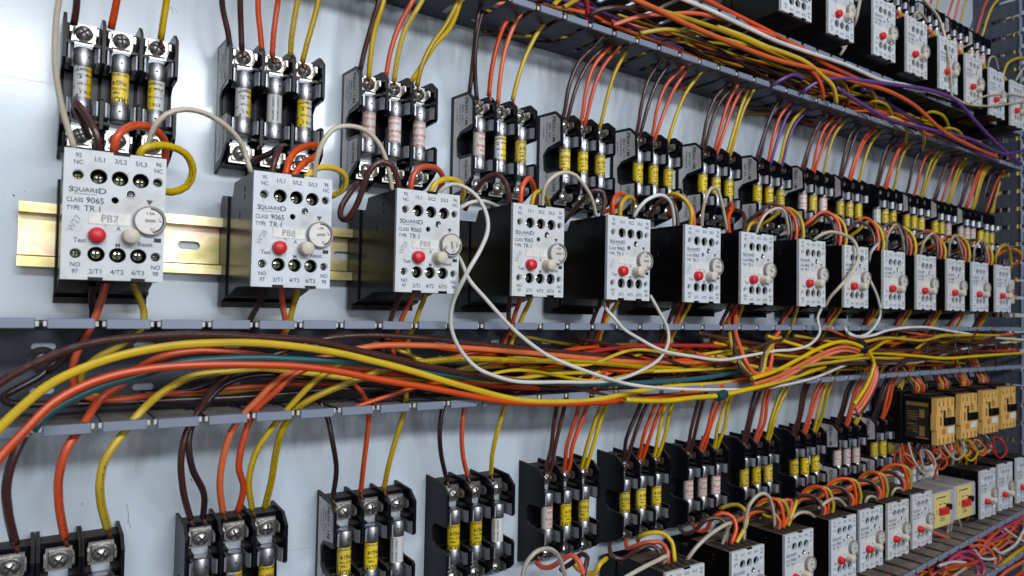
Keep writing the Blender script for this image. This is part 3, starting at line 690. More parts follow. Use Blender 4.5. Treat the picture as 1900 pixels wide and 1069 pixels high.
for i,(x,z,nm) in enumerate(((866.5,-162,'leftmost of the four, showing its gold side label'),(927,-160,'second of the four'),(986.5,-158.5,'third of the four'),(1041,-156.5,'rightmost of the four, by the upright duct'))):
    o=CP if i==0 else copy_tree(CP); o.location=(x*S,-.0,z*S); o.scale=(.97,1,.98)
    tag(o,'tan fronted black contactor, '+nm,'contactor','contactors below the middle duct')
# ------------------------------------------------------------------ yellow faced timers
def timer():
    root=empty('timer_module',(0,0,0)); W,H=54,20.5
    mb=MB(); mb.box(0,W,.5,42,-H,H,bev=1.2); build(mb,'case',['timer'],root)
    mb=MB(); mb.box(4,42,-.3,.6,-H+1.5,H-1.5,bev=.2); fc=build(mb,'front_label',['tyellow'],root)
    mb=MB(); f=lambda u,v:(u,-.4,v)
    put_text(mb,'2',9,-1,6,f); frect(mb,13,31,H-6.6,H-5.2,f); frect(mb,16,20,6,7.5,f); frect(mb,26,30,6,7.5,f); frect(mb,18,28,-10.5,-9.6,f); frect(mb,16,30,-12.5,-11.8,f); mb.add([f(8,H-6),f(10.5,H-4),f(10.5,H-8)],[[0,1,2]]); build(mb,'lettering',['inkblack'],fc)
    mb=MB()
    for k in range(3): mb.box(14+k*5.3,19+k*5.3,-5.5,-.35,-4.5,3,bev=.5)
    build(mb,'thumbwheel',['red'],root)
    mb=MB(); mb.box(31,38,-5,-.35,-.5,6,bev=.6); build(mb,'selector',['black_clean'],root)
    mb=MB(); mb.box(2,52,43,70,-H-6,H+18,bev=.8)
    for k in range(4):
        for q in (0,1): mb.box(5+k*12,12+k*12,41.5-q*0,44,H+1+q*9,H+7+q*9,1,bev=.2); 
    build(mb,'plug_socket',['tsocket','white'],root)
    return root
TP=timer(); reg(None)
for i,(x,z,nm) in enumerate(((855.5,-264.5,'left one of the pair, nearer the camera'),(912,-262.5,'right one of the pair'))):
    o=TP if i==0 else copy_tree(TP); o.location=(x*S,0,z*S); tag(o,'grey timer with yellow front and red thumbwheels, '+nm,'timer','yellow fronted timers in the bottom row')
# small cream terminal block at the end of the middle row
mb=MB(); mb.box(0,26,0,60,-16,16,bev=1); root=empty('terminal_block',(1096,14,-2)); build(mb,'case',['cream'],root)
mb=MB(); mb.box(-.2,-.01,6,30,-12,12); build(mb,'side_label',['label'],root); mb=MB(); mb.box(10,18,-3,-.01,-4,4,bev=.5); build(mb,'button',['red'],root)
tag(root,'small cream terminal block with a printed side, at the right end of the middle row','terminal block')
# ------------------------------------------------------------------ WIRES, traced
def w(col,r,pts,label,y0=None,y1=None,group=None):
    P=T(pts,y0,y1)
    if ('upper fuse block' in label or 'hanging left of the first' in label) and pts[-1][1]<8 and P[-1].z<186: P+=[V((P[-1].x+3,42,188)),V((P[-1].x+8,46,200))]
    if 'hanging left of the first' in label: P=[V((P[0].x-6,46,198)),V((P[0].x-3,42,186))]+P
    return wire(col,r,P,label,group)
# long front wires in the middle duct
w('brown',2.05,[(-30,735),(0,710),(40,686),(76,669),(152,641),(253,626),(379,621),(480,626),(581,632),(657,649),(733,666),(808,683),(884,697),(960,709),(1036,713),(1112,730),(1175,742),(1213,732),(1288,719),(1389,704),(1440,695),(1496,672),(1577,651),(1700,645),(1880,642)],'long glossy brown wire, topmost of those sweeping in from the left edge',2,30)
w('yellow',2.2,[(-25,822),(5,788),(38,757),(91,714),(152,684),(227,659),(328,641),(429,636),(480,637),(556,644),(631,656),(695,671),(758,687),(859,717),(960,742),(1036,746),(1100,743),(1180,727),(1230,719),(1330,712),(1400,702),(1450,686),(1520,664),(1600,640),(1720,632),(1890,628)],'thick bright yellow wire sweeping in from the left edge across the middle duct',-6,30)
w('orange',2.15,[(-25,880),(0,848),(50,795),(93,752),(141,722),(202,699),(278,684),(379,677),(480,677),(556,680),(631,690),(707,705),(808,722),(909,741),(960,747),(1050,749),(1150,744),(1260,733),(1360,712),(1430,694),(1500,676),(1580,650),(1700,655),(1890,650)],'thick bright orange wire sweeping in from the lower left across the middle duct',-7,28)
w('teal',2.1,[(60,800),(81,775),(126,745),(189,717),(253,699),(328,675),(400,667),(480,664),(556,667),(631,670),(707,678),(830,695),(960,707),(1086,714),(1213,709),(1314,700),(1374,689),(1480,676),(1560,672),(1647,661),(1710,649),(1860,640)],'teal wire running just under the thick orange wire in the middle duct',6,30)
w('darkbrown',2.0,[(111,663),(76,697),(30,722),(8,735),(10,745),(40,750),(126,750),(328,742),(480,735),(631,722),(800,720),(960,722),(1200,730)],'dark brown wire bent back on itself in the left end of the middle duct',66,40)
w('orange',1.9,[(199,516),(190,550),(177,588),(164,616),(141,659),(134,692),(138,717),(162,737),(202,742),(303,731),(404,722),(520,714),(650,712),(800,716)],'orange wire dropping from the relay reading PB7 and curling along the middle duct floor',38,58)
w('yellow2',1.9,[(243,514),(255,545),(267,578),(263,608),(227,639),(177,666),(152,692),(152,714),(177,735),(253,739),(379,731),(480,720),(600,706),(760,702)],'yellow wire dropping from the relay reading PB7 and curling into the middle duct',36,60)
w('darkbrown',1.8,[(178,512),(170,550),(172,588),(160,620),(120,665),(90,690)],'dark brown wire dropping from the relay reading PB7 toward the duct screw',45,62)
w('orange',2.2,[(120,998,52),(109,930,38),(110,880,30),(125,830,28),(150,795,32),(187,740,42),(227,712,40),(253,687,34),(303,661,28),(366,650,26),(430,654,26),(480,660,26),(560,672,26),(650,682,26),(740,686,28),(860,697,30),(980,706,32)],'orange wire from the single fuse block, arching up through the slot into the middle duct')
w('yellow',2.2,[(200,982,52),(187,930,38),(186,890,30),(196,850,28),(228,805,30),(263,762,34),(303,727,30),(354,699,27),(429,687,27),(480,683,28),(560,690,30),(650,701,32),(760,702,34),(900,706,36)],'yellow wire from the single fuse block, arching up through the slot into the middle duct')
w('brown',2.2,[(28,1008,52),(15,950,38),(12,900,32),(25,850,30),(45,810,32),(75,775,40),(110,752,50),(180,748,55)],'brown wire dropping at the far left edge to the cut off single fuse block')
w('brown',1.9,[(353,962,55),(340,910,44),(336,850,38),(345,805,38),(369,763,40),(400,715,36),(440,687,34),(480,669,30),(543,646,28),(606,628,26),(682,622,26),(783,627,26),(884,638,28),(960,645,28),(1036,652,30),(1137,662,30),(1200,672,34)],'brown wire from the lower left fuse block arching high over the bundle')
w('darkbrown',1.9,[(377,960,55),(378,915,46),(357,870,40),(350,820,38),(358,785,40),(385,745,44),(420,712,44),(480,696,42),(560,700,40),(700,712,40),(860,730,40),(1000,734,38)],'dark brown wire with a kink, from the lower left fuse block')
w('orange2',2.0,[(414,952,55),(408,900,44),(414,850,38),(430,800,36),(455,765,36),(480,740,34),(505,714,32),(548,684,28),(586,667,26),(631,656,24),(669,646,24),(707,641,24),(783,641,24),(884,647,26),(960,653,26),(1061,662,28),(1187,672,30),(1314,672,32),(1400,663,34)],'light orange wire from the lower left fuse block, crossing under the yellow one')
w('orange',2.0,[(441,950,55),(452,905,46),(443,865,38),(452,815,36),(466,775,36),(482,752,34),(510,728,30),(543,697,28),(581,680,28),(619,682,30),(700,692,32),(800,702,34),(900,714,36),(1000,722,36)],'bright orange wire beside the light orange one at the lower left fuse block')
w('yellow',1.9,[(468,946,55),(462,890,44),(476,838,38),(502,798,36),(540,752,32),(576,715,28),(606,691,26),(631,677,24),(669,669,24),(707,672,24),(770,684,26),(880,700,30),(980,708,32)],'yellow wire with black print bending over near the lower left fuse block')
w('yellow2',2.1,[(491,944,55),(504,890,46),(512,840,40),(524,798,36),(555,755,32),(606,727,28),(657,707,25),(707,687,22),(748,677,20),(783,672,20),(859,666,22),(960,669,24),(1086,672,26),(1213,682,28),(1339,684,30),(1400,677,32),(1480,660,32)],'dirty dull yellow wire with black print lying diagonally across the bundle')
w('orange',1.7,[(669,915,55),(675,860,46),(682,800,42),(684,765,40),(677,737,40),(657,712,40),(637,685,44),(600,665,50)],'orange wire up from the second lower fuse block, ducking behind the bundle')
w('yellow2',1.8,[(712,908,55),(722,860,46),(739,800,42),(750,765,40),(753,740,38),(753,712,38),(740,690,36),(700,680,34)],'dull yellow wire up from the second lower fuse block into the duct')
w('darkbrown',1.7,[(617,925,55),(624,870,46),(616,815,42),(606,770,44),(590,740,48)],'dark brown wire up from the second lower fuse block')
w('darkbrown',1.7,[(829,892,55),(818,840,46),(816,800,42),(822,755,42),(835,730,46)],'dark brown wire of the third lower fuse block')
w('orange',1.7,[(868,885,55),(859,845,46),(857,800,42),(864,750,42),(880,725,46)],'orange wire of the third lower fuse block')
w('yellow',1.7,[(911,882,55),(914,840,46),(926,790,42),(942,745,42),(965,720,46)],'yellow wire of the third lower fuse block')
# white jumpers
w('white',1.4,[(812,362,16),(822,350,12),(838,342,10),(859,346,6),(884,364,2),(902,396,-4),(905,427,-8),(892,462,-10),(869,502,-9),(852,535,-4),(841,560,2),(836,588,6),(839,616,8),(854,649,8),(884,682,6),(922,699,4),(960,708,4),(1036,709,4),(1137,706,4),(1187,689,6),(1225,664,8),(1240,634,10),(1238,608,12),(1223,578,16),(1206,548,22)],'white wire hooping beside the relay reading PB9 and back up to the fifth relay')
w('white',1.4,[(835,455,30),(854,482,20),(871,520,10),(897,550,6),(935,593,4),(960,618,4),(1010,656,2),(1048,674,2),(1111,697,0),(1162,712,0),(1200,718,0),(1260,722,2),(1314,723,4),(1420,720,8),(1508,702,10),(1571,677,12),(1597,672,12),(1647,674,14),(1710,671,14),(1774,651,16),(1824,641,18),(1910,631,20)],'long white wire from behind the relay reading PB9, crossing the bundle rightward')
w('white',1.4,[(1118,556,20),(1126,575,16),(1142,593,12),(1157,610,10),(1187,629,8),(1225,649,6),(1288,662,6),(1339,668,6),(1389,660,6),(1440,651,8),(1470,649,8),(1503,639,8),(1521,616,10),(1517,593,12),(1526,568,20)],'white wire sagging in a wide curve from the fifth relay to the eighth relay')
w('cream',1.6,[(1505,455,22),(1512,444,16),(1536,431,8),(1561,434,2),(1584,447,-3),(1593,475,-6),(1583,502,-6),(1560,530,-2),(1540,552,6),(1530,570,14)],'cream wire hooping in front of the ninth relay of the middle row')
w('white',1.4,[(1606,505,2),(1615,522,0),(1629,555,2),(1633,585,6),(1618,612,8),(1597,624,10),(1574,619,14),(1566,605,18)],'white wire curling down right of the ninth relay into the duct')
w('white',1.55,[(1572,616,14),(1590,625,12),(1620,622,12),(1647,613,12),(1710,607,12),(1774,616,12),(1824,624,14),(1910,632,16)],'white wire lying on top of the bundle at its right end')
# cream jumpers between relays
w('cream',1.5,[(112,-20,40),(105,30,40),(102,101,34),(106,151,30),(116,202,26),(131,253,20),(138,275,20)],'long cream wire hanging left of the first fuse block, into the relay reading PB7')
w('cream',1.5,[(273,285,18),(277,262,14),(287,235,10),(308,213,8),(341,203,8),(379,210,10),(417,232,14),(445,262,18),(466,320,20)],'cream wire arching from the relay reading PB7 to the relay reading PB8')
w('cream',1.5,[(582,335,18),(585,310,14),(592,280,10),(605,254,8),(622,238,8),(648,234,8),(678,242,10),(702,265,12),(716,295,14),(723,323,16),(728,356,20)],'cream wire arching from the relay reading PB8 to the relay reading PB9')
w('cream',1.45,[(1006,392,18),(1007,365,14),(1013,343,10),(1028,327,8),(1048,320,8),(1068,326,10),(1087,348,12),(1099,372,16),(1107,405,22)],'cream wire arching from the fourth relay to the fifth relay of the middle row')
w('white',1.5,[(1175,405,18),(1183,390,14),(1198,373,10),(1225,362,8),(1243,374,12),(1249,395,16),(1251,425,22)],'white wire arching from the fifth relay to the sixth relay of the middle row')
w('cream',1.4,[(1302,428,18),(1303,400,14),(1308,373,10),(1320,349,8),(1331,352,10),(1339,376,12),(1346,411,16),(1350,437,22)],'tall narrow cream loop standing over the sixth relay of the middle row')
w('cream',1.4,[(1402,440,18),(1407,420,14),(1420,398,10),(1440,387,8),(1454,391,10),(1461,415,14),(1464,450,22)],'cream loop between the seventh and eighth relays of the middle row')
w('cream',1.4,[(1644,468,18),(1646,440,12),(1660,417,8),(1672,433,12),(1679,478,22)],'cream loop over the tenth relay of the middle row')
w('cream',1.4,[(1707,476,18),(1714,450,12),(1730,433,8),(1738,450,14),(1741,480,22)],'cream loop over the eleventh relay of the middle row')
w('cream',1.4,[(1760,478,18),(1763,450,12),(1771,437,8),(1780,455,12),(1788,484,20)],'cream loop over the twelfth relay of the middle row')
w('cream',1.4,[(1806,490,18),(1809,460,12),(1820,446,8),(1829,462,14),(1831,490,20)],'cream loop over the thirteenth relay of the middle row')
w('white',1.5,[(1612,486,14),(1616,468,8),(1630,451,6)],'short white wire end beside the ninth relay of the middle row')
# coloured loops between fuse blocks and relays
def loop(col,r,pts,which,kind=''):
    w(col,r,pts,('%s wire %sbetween the upper fuse block and the %s relay of the middle row'%(CNAME[col],(kind+' ') if kind else 'looping ',which)),50,18)
w('brown',1.9,[(165,255,44),(160,245,40),(152,222,32),(139,198,26),(143,193,22),(160,213,18),(175,240,15),(182,262,15),(184,282,18)],'brown wire doubled back above the relay reading PB7')
w('orange',2.1,[(306,300,46),(307,276,40),(302,255,30),(283,238,22),(258,232,18),(232,239,14),(216,256,12),(211,285,16)],'orange wire arched over the top tab of the relay reading PB7')
w('yellow',2.1,[(258,292,16),(266,276,14),(290,270,16),(316,272,20),(345,286,24),(358,318,30),(346,346,34),(318,357,38),(298,352,42)],'yellow wire curling out past the right corner of the relay reading PB7')
w('brown',1.9,[(470,300,50),(485,292,44),(505,283,34),(520,272,24),(511,293,18),(504,326,18)],'brown wire doubled back above the relay reading PB8')
w('orange',2.0,[(541,330,18),(563,303,22),(591,285,28),(590,271,30),(558,275,24),(538,295,18),(529,328,16)],'orange wire doubled into a narrow loop above the relay reading PB8')
w('yellow',1.9,[(566,330,16),(588,313,18),(619,312,22),(641,328,28),(637,351,34),(614,365,42)],'yellow wire curling past the right corner of the relay reading PB8')
w('brown',2.0,[(742,356,18),(737,330,16),(727,308,14),(707,300,14),(687,315,16),(674,348,20),(660,384,26),(642,408,32),(632,403,38),(633,385,42),(648,360,46),(664,338,52)],'brown wire hanging in a long loop left of the relay reading PB9')
w('orange',2.0,[(761,358,16),(764,333,14),(774,314,14),(792,309,18),(812,314,26),(822,333,36),(813,356,46)],'orange wire arched above the relay reading PB9')
w('yellow',1.9,[(797,362,16),(806,342,14),(832,332,18),(856,342,26),(860,360,34),(852,375,42)],'yellow wire arched above the right corner of the relay reading PB9')
w('brown',1.9,[(862,390,48),(878,360,40),(898,334,30),(921,323,22),(938,338,18),(944,360,16),(947,386,18)],'brown wire arched left of the fourth relay of the middle row')
w('white',1.4,[(850,390,30),(868,378,30),(895,373,30),(925,384,36),(940,395,44)],'white printed wire lying low between the third and fourth relays')
w('orange',1.9,[(966,386,16),(968,350,14),(980,331,16),(990,345,24),(993,385,40)],'orange wire arched above the fourth relay of the middle row')
w('yellow',1.8,[(985,388,16),(992,360,14),(1005,356,18),(1014,370,28),(1020,388,42)],'yellow wire arched above the fourth relay of the middle row')
w('brown',1.8,[(1046,412,46),(1060,396,38),(1080,372,28),(1103,353,20),(1119,358,18),(1121,379,18),(1116,405,20)],'brown wire arched left of the fifth relay of the middle row')
w('orange',1.8,[(1136,402,16),(1138,372,14),(1149,360,18),(1160,366,24),(1145,382,34),(1115,397,46)],'orange wire looped above the fifth relay of the middle row')
w('yellow',1.8,[(1150,406,16),(1152,380,14),(1163,366,16),(1175,370,24),(1173,395,40)],'yellow wire looped above the fifth relay of the middle row')
w('brown',1.8,[(1203,405,46),(1220,377,34),(1238,368,26),(1250,378,20),(1256,400,18),(1258,428,18)],'brown wire arched left of the sixth relay of the middle row')
w('orange',1.8,[(1240,400,46),(1245,380,38),(1256,368,28),(1272,372,22),(1285,392,18),(1288,425,18)],'orange wire arched over the corner of the sixth relay of the middle row')
w('yellow',1.8,[(1232,375,44),(1238,363,34),(1255,360,24),(1275,375,18),(1283,395,14),(1281,425,16)],'yellow wire arched over the corner of the sixth relay of the middle row')
w('orange',1.7,[(1348,415,42),(1350,390,34),(1355,376,26),(1359,385,22),(1351,406,18),(1354,440,18)],'orange wire at the corner of the seventh relay of the middle row')
w('brown',1.7,[(1345,398,46),(1357,391,34),(1374,391,24),(1382,405,18),(1378,436,18)],'brown wire over the seventh relay of the middle row')
w('yellow',1.7,[(1384,438,18),(1390,420,16),(1402,413,22),(1412,424,36)],'yellow wire over the seventh relay of the middle row')
for i in range(7,14):
    x=RX[i]
    for k,(c,dx,h) in enumerate((('brown',10,24+random.uniform(-4,6)),('orange',19,24+random.uniform(-5,6)),('yellow',30,20+random.uniform(-5,6)))):
        xa=x+dx; xb=x+dx-random.uniform(6,26); lean=random.uniform(2,14)
        P=[V((xa,18,28)),V((xa+1,16,42)),V((xa-2+lean*.2,20,46+h*.55)),V(((xa+xb)/2+lean*.4,30,50+h*.72)),V((xb+2,42,44+h*.5)),V((xb,54,50))]
        wire(c,1.75,P,'%s wire looping from the top of the %s relay of the middle row'%(CNAME[c],ordn[i]))
for i,(x,z,s) in enumerate(TX):
    for k,(c,dx,h) in enumerate((('brown',10,20),('orange',20,18),('yellow',31,16))):
        xa=x+dx; P=[V((xa,20,z+29)),V((xa+1,18,z+42)),V((xa+2,28,z+48+h*.3)),V((xa-6,44,z+46)),V((xa-8,54,z+38))]
        if i>=2: wire(c,1.75,P,'%s wire behind the top edge of the %s relay in the top right row'%(CNAME[c],ordn[i]))
w('cream',1.6,[(1706,-10,10),(1722,8,6),(1742,35,4),(1756,80,0),(1763,130,-4),(1766,180,0)],'cream wire hanging down in front of the fifth relay in the top right row')
w('cream',1.4,[(1693,32,16),(1700,23,12),(1712,28,14),(1720,42,18)],'small cream loop over the fourth relay in the top right row')
w('cream',1.6,[(1597,-5,10),(1592,20,8),(1588,38,10),(1580,55,20)],'cream wire passing right of the second relay in the top right row')
w('cream',1.4,[(1562,80,24),(1564,90,22),(1570,85,20),(1558,103,24)],'cream wire end below the second relay in the top right row')
w('cream',1.5,[(1832,128,16),(1836,110,12),(1845,106,12),(1852,130,18)],'cream loop over the seventh relay in the top right row')
w('yellow',1.8,[(1860,142,20),(1868,120,16),(1885,109,14),(1905,108,14)],'yellow wire curving off the right edge by the upright duct')
w('cream',1.4,[(1800,190,0),(1830,178,-2),(1870,175,-2),(1910,182,0)],'cream wire crossing in front of the far relays in the top right row')
w('cream',1.4,[(1768,180,0),(1790,192,-4),(1830,197,-4),(1870,193,-4),(1910,187,-2)],'lower cream wire crossing in front of the far relays in the top right row')
w('cream',1.4,[(1885,150,10),(1893,135,8),(1905,120,8)],'short cream wire at the last relay in the top right row')
# loops bottom row
w('cream',1.7,[(968,1080,14),(975,1048,12),(992,1026,10),(1015,1018,12),(1035,1030,16),(1050,1075,24)],'cream hoop at the bottom edge below the fourth lower fuse block')
w('orange',2.0,[(995,1043,52),(1005,1052,46),(1020,1053,40),(1045,1038,30),(1060,1030,24),(1074,1042,18),(1086,1080,14)],'orange wire curving at the bottom edge below the fourth lower fuse block')
w('brown',2.0,[(1040,1058,44),(1062,1044,34),(1080,1028,26),(1090,1035,20),(1085,1055,16),(1080,1080,14)],'brown wire curving at the bottom edge below the fourth lower fuse block')
w('yellow',2.0,[(1062,1042,40),(1072,1056,34),(1092,1064,26),(1105,1062,20),(1112,1048,18),(1125,1036,24)],'yellow wire curving at the bottom edge left of the first bottom relay')
LL=[(('yellow',[(1183,1003,50),(1188,995,42),(1205,989,34),(1230,990,26),(1246,1005,20),(1252,1042,16)]),('orange',[(1162,1000,52),(1163,1018,46),(1180,1012,38),(1205,1006,30),(1228,1008,24),(1238,1022,18),(1239,1046,16)]),('brown',[(1130,1008,54),(1135,1030,46),(1155,1037,40),(1180,1022,32),(1205,1012,26),(1222,1020,20),(1226,1048,18)])),
    (('yellow',[(1335,945,46),(1352,938,38),(1370,937,30),(1384,950,22),(1385,970,18),(1366,1008,16)]),('orange',[(1283,970,52),(1295,985,46),(1310,983,40),(1322,962,32),(1340,952,26),(1360,960,20),(1366,980,16),(1356,1010,16)]),('brown',[(1258,975,54),(1270,990,48),(1288,985,40),(1310,965,32),(1335,962,26),(1350,980,20),(1346,1012,18)])),
    (('yellow',[(1405,938,46),(1412,952,42),(1430,960,36),(1455,946,30),(1475,940,22),(1478,930,18),(1462,976,16)]),('orange',[(1390,955,50),(1400,954,44),(1425,945,36),(1450,930,28),(1468,929,22),(1466,950,18),(1452,979,16)]),('brown',[(1370,948,54),(1385,965,46),(1405,960,40),(1420,940,32),(1440,926,26),(1442,960,20),(1440,985,18)]))]
for i,tr in enumerate(LL):
    for c,p in tr: w(c,1.9,p,'%s wire looping over the %s relay of the bottom row'%(c,ordn[i]))
w('cream',1.7,[(1160,1072,0),(1190,1055,4),(1220,1040,8),(1237,1033,14),(1224,1053,22)],'cream wire slanting to the corner of the first bottom relay')
w('cream',1.7,[(1274,1040,14),(1290,1018,10),(1320,990,8),(1355,971,10),(1348,985,16),(1338,1018,22)],'cream wire slanting across between the first and second bottom relays')
w('cream',1.7,[(1380,1003,18),(1384,960,14),(1392,935,10),(1410,917,8),(1425,920,10),(1434,945,14),(1438,985,18)],'tall cream hoop standing over the second bottom relay')
w('cream',1.6,[(1466,965,18),(1480,953,14),(1498,951,14),(1512,960,20)],'cream arch over the third bottom relay')
w('cream',1.6,[(1518,944,18),(1535,930,14),(1552,925,14),(1572,942,20)],'cream arch over the fourth bottom relay')
w('cream',1.5,[(1603,938,18),(1610,923,14),(1622,922,14),(1628,932,20)],'cream arch over the fifth bottom relay')
w('cream',1.5,[(1652,922,18),(1660,908,14),(1670,906,14),(1675,916,20)],'cream arch over the sixth bottom relay')
for i in range(2,7):
    x=LX[i][0]; z=LX[i][2]
    for k,(c,dx,h) in enumerate((('brown',8,16),('orange',20,24),('yellow2',29,22),('orange2',14,12))):
        xa=x+dx; sh=random.uniform(14,34); 
        P=[V((xa,18,z+27)),V((xa+1,16,z+38)),V((xa-3,20,z+33+h)),V((xa-sh*.5,32,z+36+h*.8)),V((xa-sh,44,z+36)),V((xa-sh-8,56,z+31))]
        wire(c,1.8,P,'%s wire looping behind the top edge of the %s relay of the bottom row'%(CNAME[c],ordn[i]))
# knot of wires under the contactors
for k in range(26):
    c=['brown','orange','cream','yellow','orange2','brown','cream','red'][k%8]; x=850+random.uniform(0,230); z=-208+random.uniform(-10,6)+ (x-850)*.03
    a=random.uniform(12,26); y=random.uniform(18,50)
    P=[V((x,random.uniform(30,60),z+18)),V((x-a*.4,y,z)),V((x+a*.3,y-6,z-a*.7)),V((x+a,y-8,z-a*.3)),V((x+a*1.1,y,z+6)),V((x+a*.7,y+5,z+9)),V((x+a*.9,y+4,z-18)),V((x+a*1.1,y+8,z-30))]
    wire(c,1.35,P,'%s wire in the tangle of small loops under the tan contactors'%CNAME[c],'small wires tangled under the contactors')
# ------------------------------------------------------------------ wires from upper duct to upper fuse blocks
w('brown',1.8,[(137,46,54),(141,20,50),(144,-20,44)],'brown wire into the left pole of the first upper fuse block')
w('orange',1.9,[(206,54,54),(212,25,50),(220,-20,44)],'orange wire into the middle pole of the first upper fuse block')
w('yellow',1.9,[(298,74,54),(303,40,50),(309,0,46),(312,-25,42)],'yellow wire into the right pole of the first upper fuse block')
FW3=[(1,'brown',[(427,92,54),(423,60,50),(414,20,46),(411,-20,40)],'left one into the left pole'),(1,'brown',[(449,94,54),(447,50,50),(446,-20,42)],'right one into the left pole'),(1,'orange',[(486,95,54),(483,60,50),(479,20,46),(480,-20,42)],'left one into the middle pole'),(1,'orange',[(505,106,54),(508,60,50),(516,0,46),(518,-20,42)],'right one into the middle pole'),(1,'yellow',[(539,104,54),(541,70,50),(548,25,46),(557,-20,42)],'left one into the right pole'),(1,'yellow',[(561,116,54),(570,80,50),(584,30,46),(595,-20,42)],'right one into the right pole'),
(2,'brown',[(668,132,56),(676,95,52),(690,45,46),(706,-10,40)],'leaning right into the left pole'),(2,'yellow',[(684,146,54),(687,110,50),(694,60,46),(712,0,40)],'straight one into the left pole'),(2,'orange',[(716,142,54),(726,90,50),(742,45,46),(768,-5,40)],'leaning right into the middle pole'),(2,'yellow',[(731,152,54),(738,105,50),(752,55,46),(786,-5,40)],'leaning right into the middle pole'),(2,'yellow',[(763,152,54),(786,116,50),(806,85,46),(836,50,42),(852,10,38),(858,-10,36)],'bending right into the right pole'),(2,'yellow2',[(774,160,54),(780,130,50),(800,85,46),(828,45,42),(850,0,38)],'crossing behind into the right pole'),
(3,'brown',[(871,172,56),(876,130,52),(880,90,48),(887,30,42),(896,0,40)],'left one into the left pole'),(3,'darkbrown',[(885,186,54),(882,150,52),(881,110,48),(886,60,44),(896,20,40)],'right one into the left pole'),(3,'orange',[(907,178,54),(912,130,50),(922,85,46),(934,50,42),(942,38,40)],'left one into the middle pole'),(3,'orange2',[(924,192,54),(928,145,50),(938,90,46),(955,45,42),(970,20,40)],'right one into the middle pole'),(3,'yellow',[(951,186,54),(960,150,50),(975,105,46),(995,65,42),(1012,40,40)],'into the right pole')]
for b,c,p,l in FW3: w(c,1.75,p,'%s wire, %s of the %s upper fuse block'%(CNAME[c],l,ordn[b]))
def updrops(xs,z,sc,cols,zt,lean,lab,rr=1.7,n2=True,pur=False):
    for k in range(3):
        c=cols[k]; n=2 if (n2 and random.random()<.72) else 1
        ln0=lean+random.uniform(-5,9)
        for q in range(n):
            xc=xs+(19.35*k+9.7+(q-.5*(n-1))*5)*sc; ln=ln0+q*random.uniform(2,8); bow=random.uniform(-6,6)
            P=[V((xc,58,z+33*sc)),V((xc,55,z+40*sc)),V((xc+ln*.12+bow*.4,50,z+41+(zt-z-41)*.35)),V((xc+ln*.45+bow*.5,46,z+41+(zt-z-41)*.7)),V((xc+ln,40,zt)),V((xc+ln+8,40,zt+10)),V((xc+ln+30,46,zt+16+random.uniform(-4,10)))]
            cc=c
            if pur and q==n-1: cc={'brown':'navy','orange':'purple','yellow':'purple'}[c]
            wire(cc,rr,P,'%s wire%s into the %s pole of %s'%(CNAME[cc],(', left of two,' if q==0 else ', right of two,') if n==2 else '',polen[k],lab))
for i in range(4,15):
    updrops(FX[i],83.3,1.0,('brown','orange','yellow'),183,16,'the %s upper fuse block'%ordn[i],pur=(i==7))
for i,x in enumerate((790,862,943,1013,1083)):
    if i>=1: updrops(x,341,.95,('orange','orange2','yellow') if i%2 else ('navy','orange','yellow'),432,14,'the %s fuse block of the top row'%ordn[i],1.6,False)
# lower duct -> lower fuse blocks (from block 4 rightwards)
for i in range(3,10):
    x,z=LBX[i][0],LBX[i][1]
    for k in range(3):
        c=('brown','orange','yellow')[k]; ln0=random.uniform(0,16)
        for q in range(2):
            xc=x+19.35*k+9.7+(q-.5)*5.6; ln=ln0+q*random.uniform(0,8); cc='darkbrown' if c=='brown' and random.random()<.4 else c
            P=[V((xc,58,z+33)),V((xc,55,z+40)),V((xc+random.uniform(-3,2),50,z+55)),V((xc+ln*.4,46,z+78)),V((xc+ln*.8,42,-112)),V((xc+ln,40,-104)),V((xc+ln+10,38,-94)),V((xc+ln+34,36,-86))]
            wire(cc,1.7,P,'%s wire, %s of two, into the %s pole of the %s lower fuse block'%(CNAME[cc],'left' if q==0 else 'right',polen[k],ordn[i]))
# contactor feeds
for i,x in enumerate((866,927,986,1041)):
    for k in range(6):
        c=['brown','orange','yellow','red','orange2','darkbrown'][k]; xc=x+4+k*6.5; s=random.uniform(-16,10)
        P=[V((xc,30,-132)),V((xc,28,-124)),V((xc+s*.5,34,-114)),V((xc+s,38,-104)),V((xc+s-8,40,-92)),V((xc+s-30,42,-84))]
        wire(c,1.45,P,'%s wire dropping from the middle duct into the %s tan contactor from the left'%(CNAME[c],ordn[i]))
# relay bottoms -> middle duct
for i in range(1,14):
    x=RX[i]
    for k,c in enumerate(('brown','orange','yellow')):
        if i==1 and c=='brown': c='darkbrown'
        xa=x+14+k*9.4; s=random.uniform(-7,9); e=random.choice([1,1,1,-.6])
        P=[V((xa,22,-26)),V((xa+.5,24,-34)),V((xa+s*.5,30,-44)),V((xa+s,36,-54)),V((xa+s-2*e,42,-66)),V((xa+s+8*e,50,-82)),V((xa+s+40*e,52,-92)),V((xa+s+90*e,54,-94))]
        wire(c,1.75,P,'%s wire dropping from the bottom of the %s relay of the middle row'%(CNAME[c],'PB8 marked' if i==1 else 'PB9 marked' if i==2 else ordn[i]))
# relay bottoms in the lower row (few visible)
for i in (3,4,5,7,8):
    x,s,z=LX[i]
    for k,c in enumerate(('yellow','cream')):
        xa=x+18+k*14; wire(c,1.6,[V((xa,20,z-26)),V((xa,22,z-36)),V((xa+4,30,z-46)),V((xa+12,40,z-58))],'%s wire dropping below the %s relay of the bottom row'%(c,ordn[i]))
